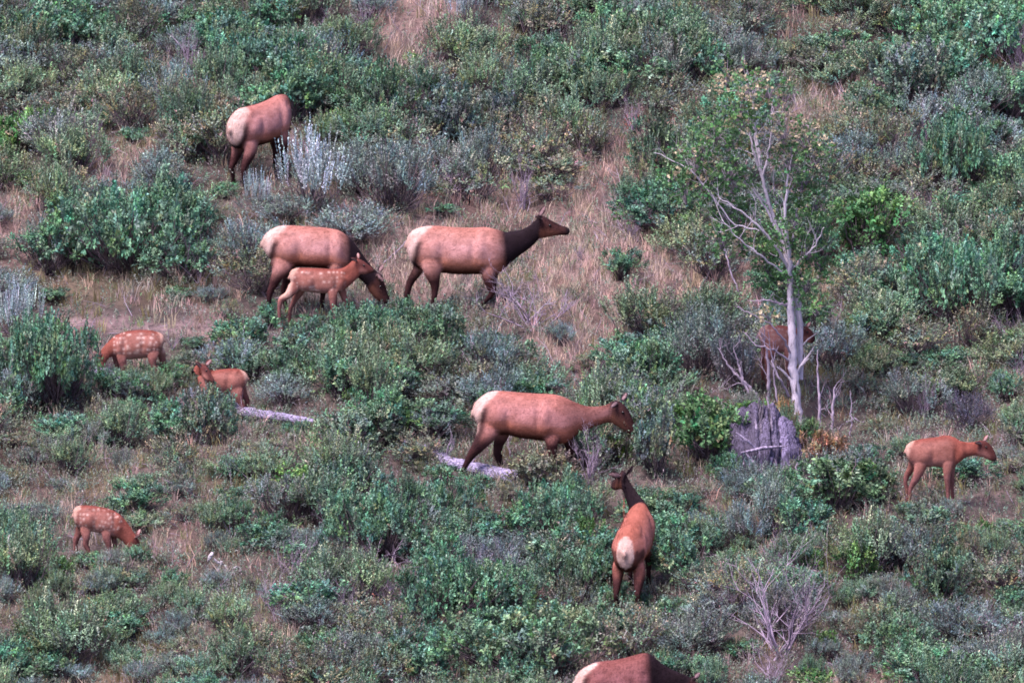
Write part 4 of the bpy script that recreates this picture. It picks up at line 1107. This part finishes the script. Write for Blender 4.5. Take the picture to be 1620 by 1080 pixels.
for (a, b, r_, pale) in TL:
    k_ = int(r_ * 2.0); c = tp(a, b + 2, rnd.uniform(-.5, .5)); R = r_ * m_
    d = unit(rng.normal(size=(k_, 3))) * rng.uniform(.25, 1.1, (k_, 1)) * R * np.array([1.05, 1.2, .8])
    P = c + d; D = unit(d + np.array([0, 0, .02]) + rng.normal(size=(k_, 3)) * .1)
    hue = np.tile(np.array([.115, .250, .100]), (k_, 1)) * (1 + rng.normal(size=(k_, 3)) * .12)
    yl = rng.uniform(size=k_) < (.42 if pale else .04)
    hue[yl] = np.array([.55, .48, .32]) * rng.uniform(.7, 1.2, (yl.sum(), 1))
    shoot_leaves(fol, P, D, 6, rng.uniform(.06, .14, k_), .050, .75, .9, rng.uniform(.7, 1.25, k_), hue)
    for q in range(0, k_, 3):
        fol.tube([c + d[q] * .05 + np.array([0, 0, -R * .5]), c + d[q] * .5, P[q], P[q] + D[q] * .08], [.007, .005, .003, .0015], 3, (.34, .30, .36))
o = link('crown', fol.mesh('tree_crown'), tree, M_TREELEAF); o.color = (1, 1, 1, 1)
tag(tree, 'slender pale-barked tree with sparse dark green crown and bare lower branches', 'tree')

# thin dead stems standing beside the tree
def dead_stem(label, pix, rads, tw=4, twl=(.15, .35), dep=2):
    g_ = ground_at(*pix[0]); mm = mpp(g_)
    e_ = empty('dead_sapling', g_)
    cv = lambda a, b, dy=0.: np.array([(a - pix[0][0]) * mm, dy, (pix[0][1] - b) * mm])
    limb(pix, rads, 'stem', tw, twl, parent=e_, mat=M_DEAD, conv=cv, depth=dep)
    tag(e_, label, 'dead sapling'); return e_
dead_stem('thin straight dead sapling just right of the pale tree trunk', [(1297, 682), (1296, 640), (1294, 600), (1293, 552)], [.026, .022, .017, .007], 3, (.1, .3), 1)
dead_stem('forked short dead sapling second right of the pale tree trunk', [(1316, 678), (1318, 645), (1320, 612)], [.02, .022, .012], 6, (.15, .35), 1)
dead_stem('small dead stick standing in the shrub right of the forked sapling', [(1345, 690), (1347, 660), (1346, 622)], [.012, .01, .005], 3, (.1, .25), 1)
dead_stem('bleached crooked stick lying almost flat right of the tree', [(1338, 668), (1352, 663), (1372, 670)], [.014, .012, .005], 3, (.08, .2), 1)
dead_stem('white branching dead sapling leaning left from behind the rotten stump', [(1202, 634), (1185, 612), (1170, 598), (1150, 575), (1136, 548)], [.028, .026, .020, .013, .005], 5, (.2, .45), 2)
dead_stem('second white dead stem forking up from behind the rotten stump', [(1196, 640), (1176, 606), (1168, 575), (1160, 545)], [.02, .02, .013, .005], 4, (.15, .4), 2)
dead_stem('pale pinkish dead stem in front of the half hidden calf', [(1216, 640), (1216, 600), (1215, 560), (1208, 535)], [.03, .028, .02, .006], 6, (.2, .4), 2)
dead_stem('thin dead sapling leaning right of the pink stem before the hidden calf', [(1232, 655), (1226, 610), (1222, 575), (1232, 545)], [.016, .014, .010, .004], 4, (.15, .35), 1)
dead_stem('pinkish dead stalk below the rotten stump', [(1262, 778), (1261, 755), (1258, 735)], [.02, .016, .006], 4, (.1, .2), 1)
dead_stem('grey leaning dead stem in the dry grass left of the tree', [(1172, 470), (1156, 430), (1147, 400), (1140, 375)], [.015, .013, .010, .005], 5, (.15, .4), 1)
dead_stem('bleached crooked dead branch on the upper right slope', [(1432, 240), (1418, 222), (1410, 212), (1395, 210)], [.018, .016, .012, .005], 5, (.15, .4), 2)
dead_stem('bleached thin dead branch on the upper left slope', [(300, 105), (290, 80), (278, 62)], [.014, .010, .004], 3, (.1, .3), 1)
dead_stem('dark bent branch inside the large dull green shrub at the right edge', [(1518, 482), (1535, 462), (1560, 455), (1590, 452)], [.026, .026, .022, .012], 4, (.2, .4), 1)
dead_stem('long pale dead stalk lying in the grass behind the standing cow elk', [(606, 416), (628, 398), (650, 372)], [.010, .008, .004], 2, (.1, .3), 1)
dead_stem('straight pale stick lying in the grass before the standing cow elk', [(790, 446), (815, 436), (840, 428)], [.010, .009, .005], 1, (.1, .2), 0)
dead_stem('bleached curved dead stem in dead brush right of the standing cow elk', [(832, 510), (850, 496), (862, 482), (880, 476)], [.016, .013, .009, .004], 4, (.15, .35), 1)
# yellowing shrub at the foot of the tree
def leafy_sapling(label, px_, py_, w_, h_, colr, i_):
    return shrub('bright', px_, py_, w_, h_, label, colr, i=i_)
leafy_sapling('yellowing leafy bush left of the foot of the pale tree', 1240, 688, 46, 62, (.22, .16, .075), 1)
leafy_sapling('small orange-tinged leafy bush right of the foot of the pale tree', 1300, 742, 75, 70, (.24, .16, .10), 2)
leafy_sapling('small dark green bush at the foot of the pale tree', 1278, 712, 50, 55, (.06, .12, .05), 0)

# small plants growing against the logs and the stump
for (a, b, w_, h_, k_) in ((668, 748, 50, 26, 'olive'), (700, 762, 60, 30, 'leafy'), (752, 778, 70, 30, 'leafy'), (806, 790, 60, 34, 'olive'), (420, 688, 44, 24, 'olive'), (470, 694, 50, 34, 'leafy'),
                          (1148, 760, 60, 50, 'leafy'), (1160, 712, 46, 60, 'willowy'), (1182, 655, 50, 40, 'sage'), (1240, 700, 44, 60, 'willowy'), (205, 628, 70, 42, 'leafy'), (245, 632, 60, 50, 'willowy'), (170, 622, 60, 44, 'leafy'), (1262, 762, 50, 44, 'olive'), (1195, 786, 90, 62, 'sage'), (1240, 788, 60, 58, 'leafy'), (1190, 664, 50, 30, 'leafy'), (1232, 690, 40, 40, 'olive'), (338, 928, 50, 30, 'sage'), (385, 930, 50, 26, 'olive'), (352, 918, 30, 16, 'willowy'),
                          (350, 668, 56, 34, 'leafy'), (222, 612, 70, 36, 'willowy'), (1205, 560, 40, 34, 'sage'),
                          (205, 630, 60, 34, 'sage'), (1165, 772, 60, 36, 'sage'), (1245, 768, 50, 30, 'olive'), (1180, 778, 40, 24, 'leafy'), (655, 716, 30, 20, 'olive'), (140, 898, 60, 30, 'leafy'),
                          (176, 900, 60, 34, 'sage'), (215, 894, 50, 40, 'leafy'), (1440, 818, 50, 28, 'leafy'), (1505, 812, 50, 24, 'sage'), (640, 512, 56, 50, 'leafy'), (690, 518, 50, 40, 'leafy'),
                          (545, 528, 60, 30, 'sage'), (490, 522, 60, 28, 'leafy'), (430, 512, 60, 45, 'leafy'), (605, 500, 50, 30, 'sage'), (355, 312, 50, 26, 'leafy'), (1010, 968, 60, 38, 'leafy'), (760, 516, 40, 18, 'olive')):
    shrub(k_, a, b, w_, h_)

for (a, b, w_) in ((250, 62, 44), (118, 150, 34), (444, 70, 40), (592, 215, 50), (655, 112, 36), (962, 52, 44), (1180, 100, 30), (1500, 245, 40), (1495, 340, 40), (1352, 900, 36), (1288, 900, 40), (1305, 1030, 44),
                  (702, 842, 40), (620, 862, 36), (372, 975, 34), (412, 868, 30), (100, 912, 44), (498, 355, 34), (540, 200, 34), (1150, 55, 34), (1045, 165, 30), (905, 700, 30), (560, 640, 34), (60, 960, 34), (1560, 850, 34)):
    if clear_of(a, b, w_, w_ * .8): shrub('bright', a, b, w_, w_ * .85)

# every look-alike shrub gets told by what it stands beside
LM = [('grazing cow elk', 500, 395), ('cow elk with raised head', 720, 395), ('top elk', 410, 215), ('walking cow elk', 850, 655), ('elk seen from behind', 992, 850), ('cropped elk', 1000, 1060),
      ('spotted calf by the log', 215, 548), ('calf that looks back', 350, 605), ('lower left calf', 160, 830), ('right-hand calf', 1500, 725), ('half hidden calf', 1235, 545), ('tree crown', 1200, 260),
      ('foot of the pale tree', 1262, 670), ('rotten stump', 1207, 705), ('large silvery sagebrush', 490, 280), ('broad rounded green shrub', 205, 360), ('red-leaved plant', 1000, 185), ('fan-shaped dead bush', 1232, 970),
      ('bleached bones', 358, 900), ('vivid green bush', 1370, 350), ('top left corner', 0, 0), ('top right corner', 1620, 0), ('bottom left corner', 0, 1080), ('bottom right corner', 1620, 1080),
      ('top edge sagebrush', 745, 15), ('left edge sagebrush', 32, 490), ('long pale bottom bush', 850, 1010), ('right edge shrub', 1530, 440), ('short lilac log', 430, 662),
      ('long weathered log', 735, 742), ('pale purple dead brush', 845, 490), ('upper left branch', 290, 85), ('left edge bush', 55, 205), ('upper right teal shrub', 1440, 120)]
DIRS = ['right of', 'above and right of', 'above', 'above and left of', 'left of', 'below and left of', 'below', 'below and right of']
ORD = ['nearest', 'second nearest', 'third nearest', 'fourth nearest', 'fifth nearest', 'sixth nearest', 'seventh nearest', 'eighth nearest', 'ninth nearest', 'tenth nearest', 'eleventh nearest', 'twelfth nearest']
LOOK = {'willowy': 'upright pale green shrub', 'leafy': 'dull green shrub', 'olive': 'olive brown shrub', 'sage': 'blue-grey sagebrush', 'silver': 'silvery sagebrush', 'bright': 'bright green bush', 'twiggy': 'bare dead shrub'}
buck = {}
for (e_, k_, a, b, w_) in ANON:
    d_, li = min((math.hypot(a - x_, b - y_), i_) for i_, (n_, x_, y_) in enumerate(LM))
    an_ = math.degrees(math.atan2(LM[li][2] - b, a - LM[li][1])) % 360
    buck.setdefault((li, int((an_ + 22.5) // 45) % 8, k_), []).append((d_, e_))
for (li, di, k_), v_ in buck.items():
    v_.sort(key=lambda q: q[0])
    for i_, (d_, e_) in enumerate(v_):
        e_['label'] = (LOOK[k_] + ' ' + DIRS[di] + ' the ' + LM[li][0]) if len(v_) == 1 else (LOOK[k_] + ', ' + ORD[min(i_, 11)] + ' ' + DIRS[di] + ' the ' + LM[li][0])
print('anon', len(ANON), max(len(v) for v in buck.values()), sum(len(o.data.polygons) for o in set(scene.objects) if o.type == 'MESH' and o.data.users == 1))
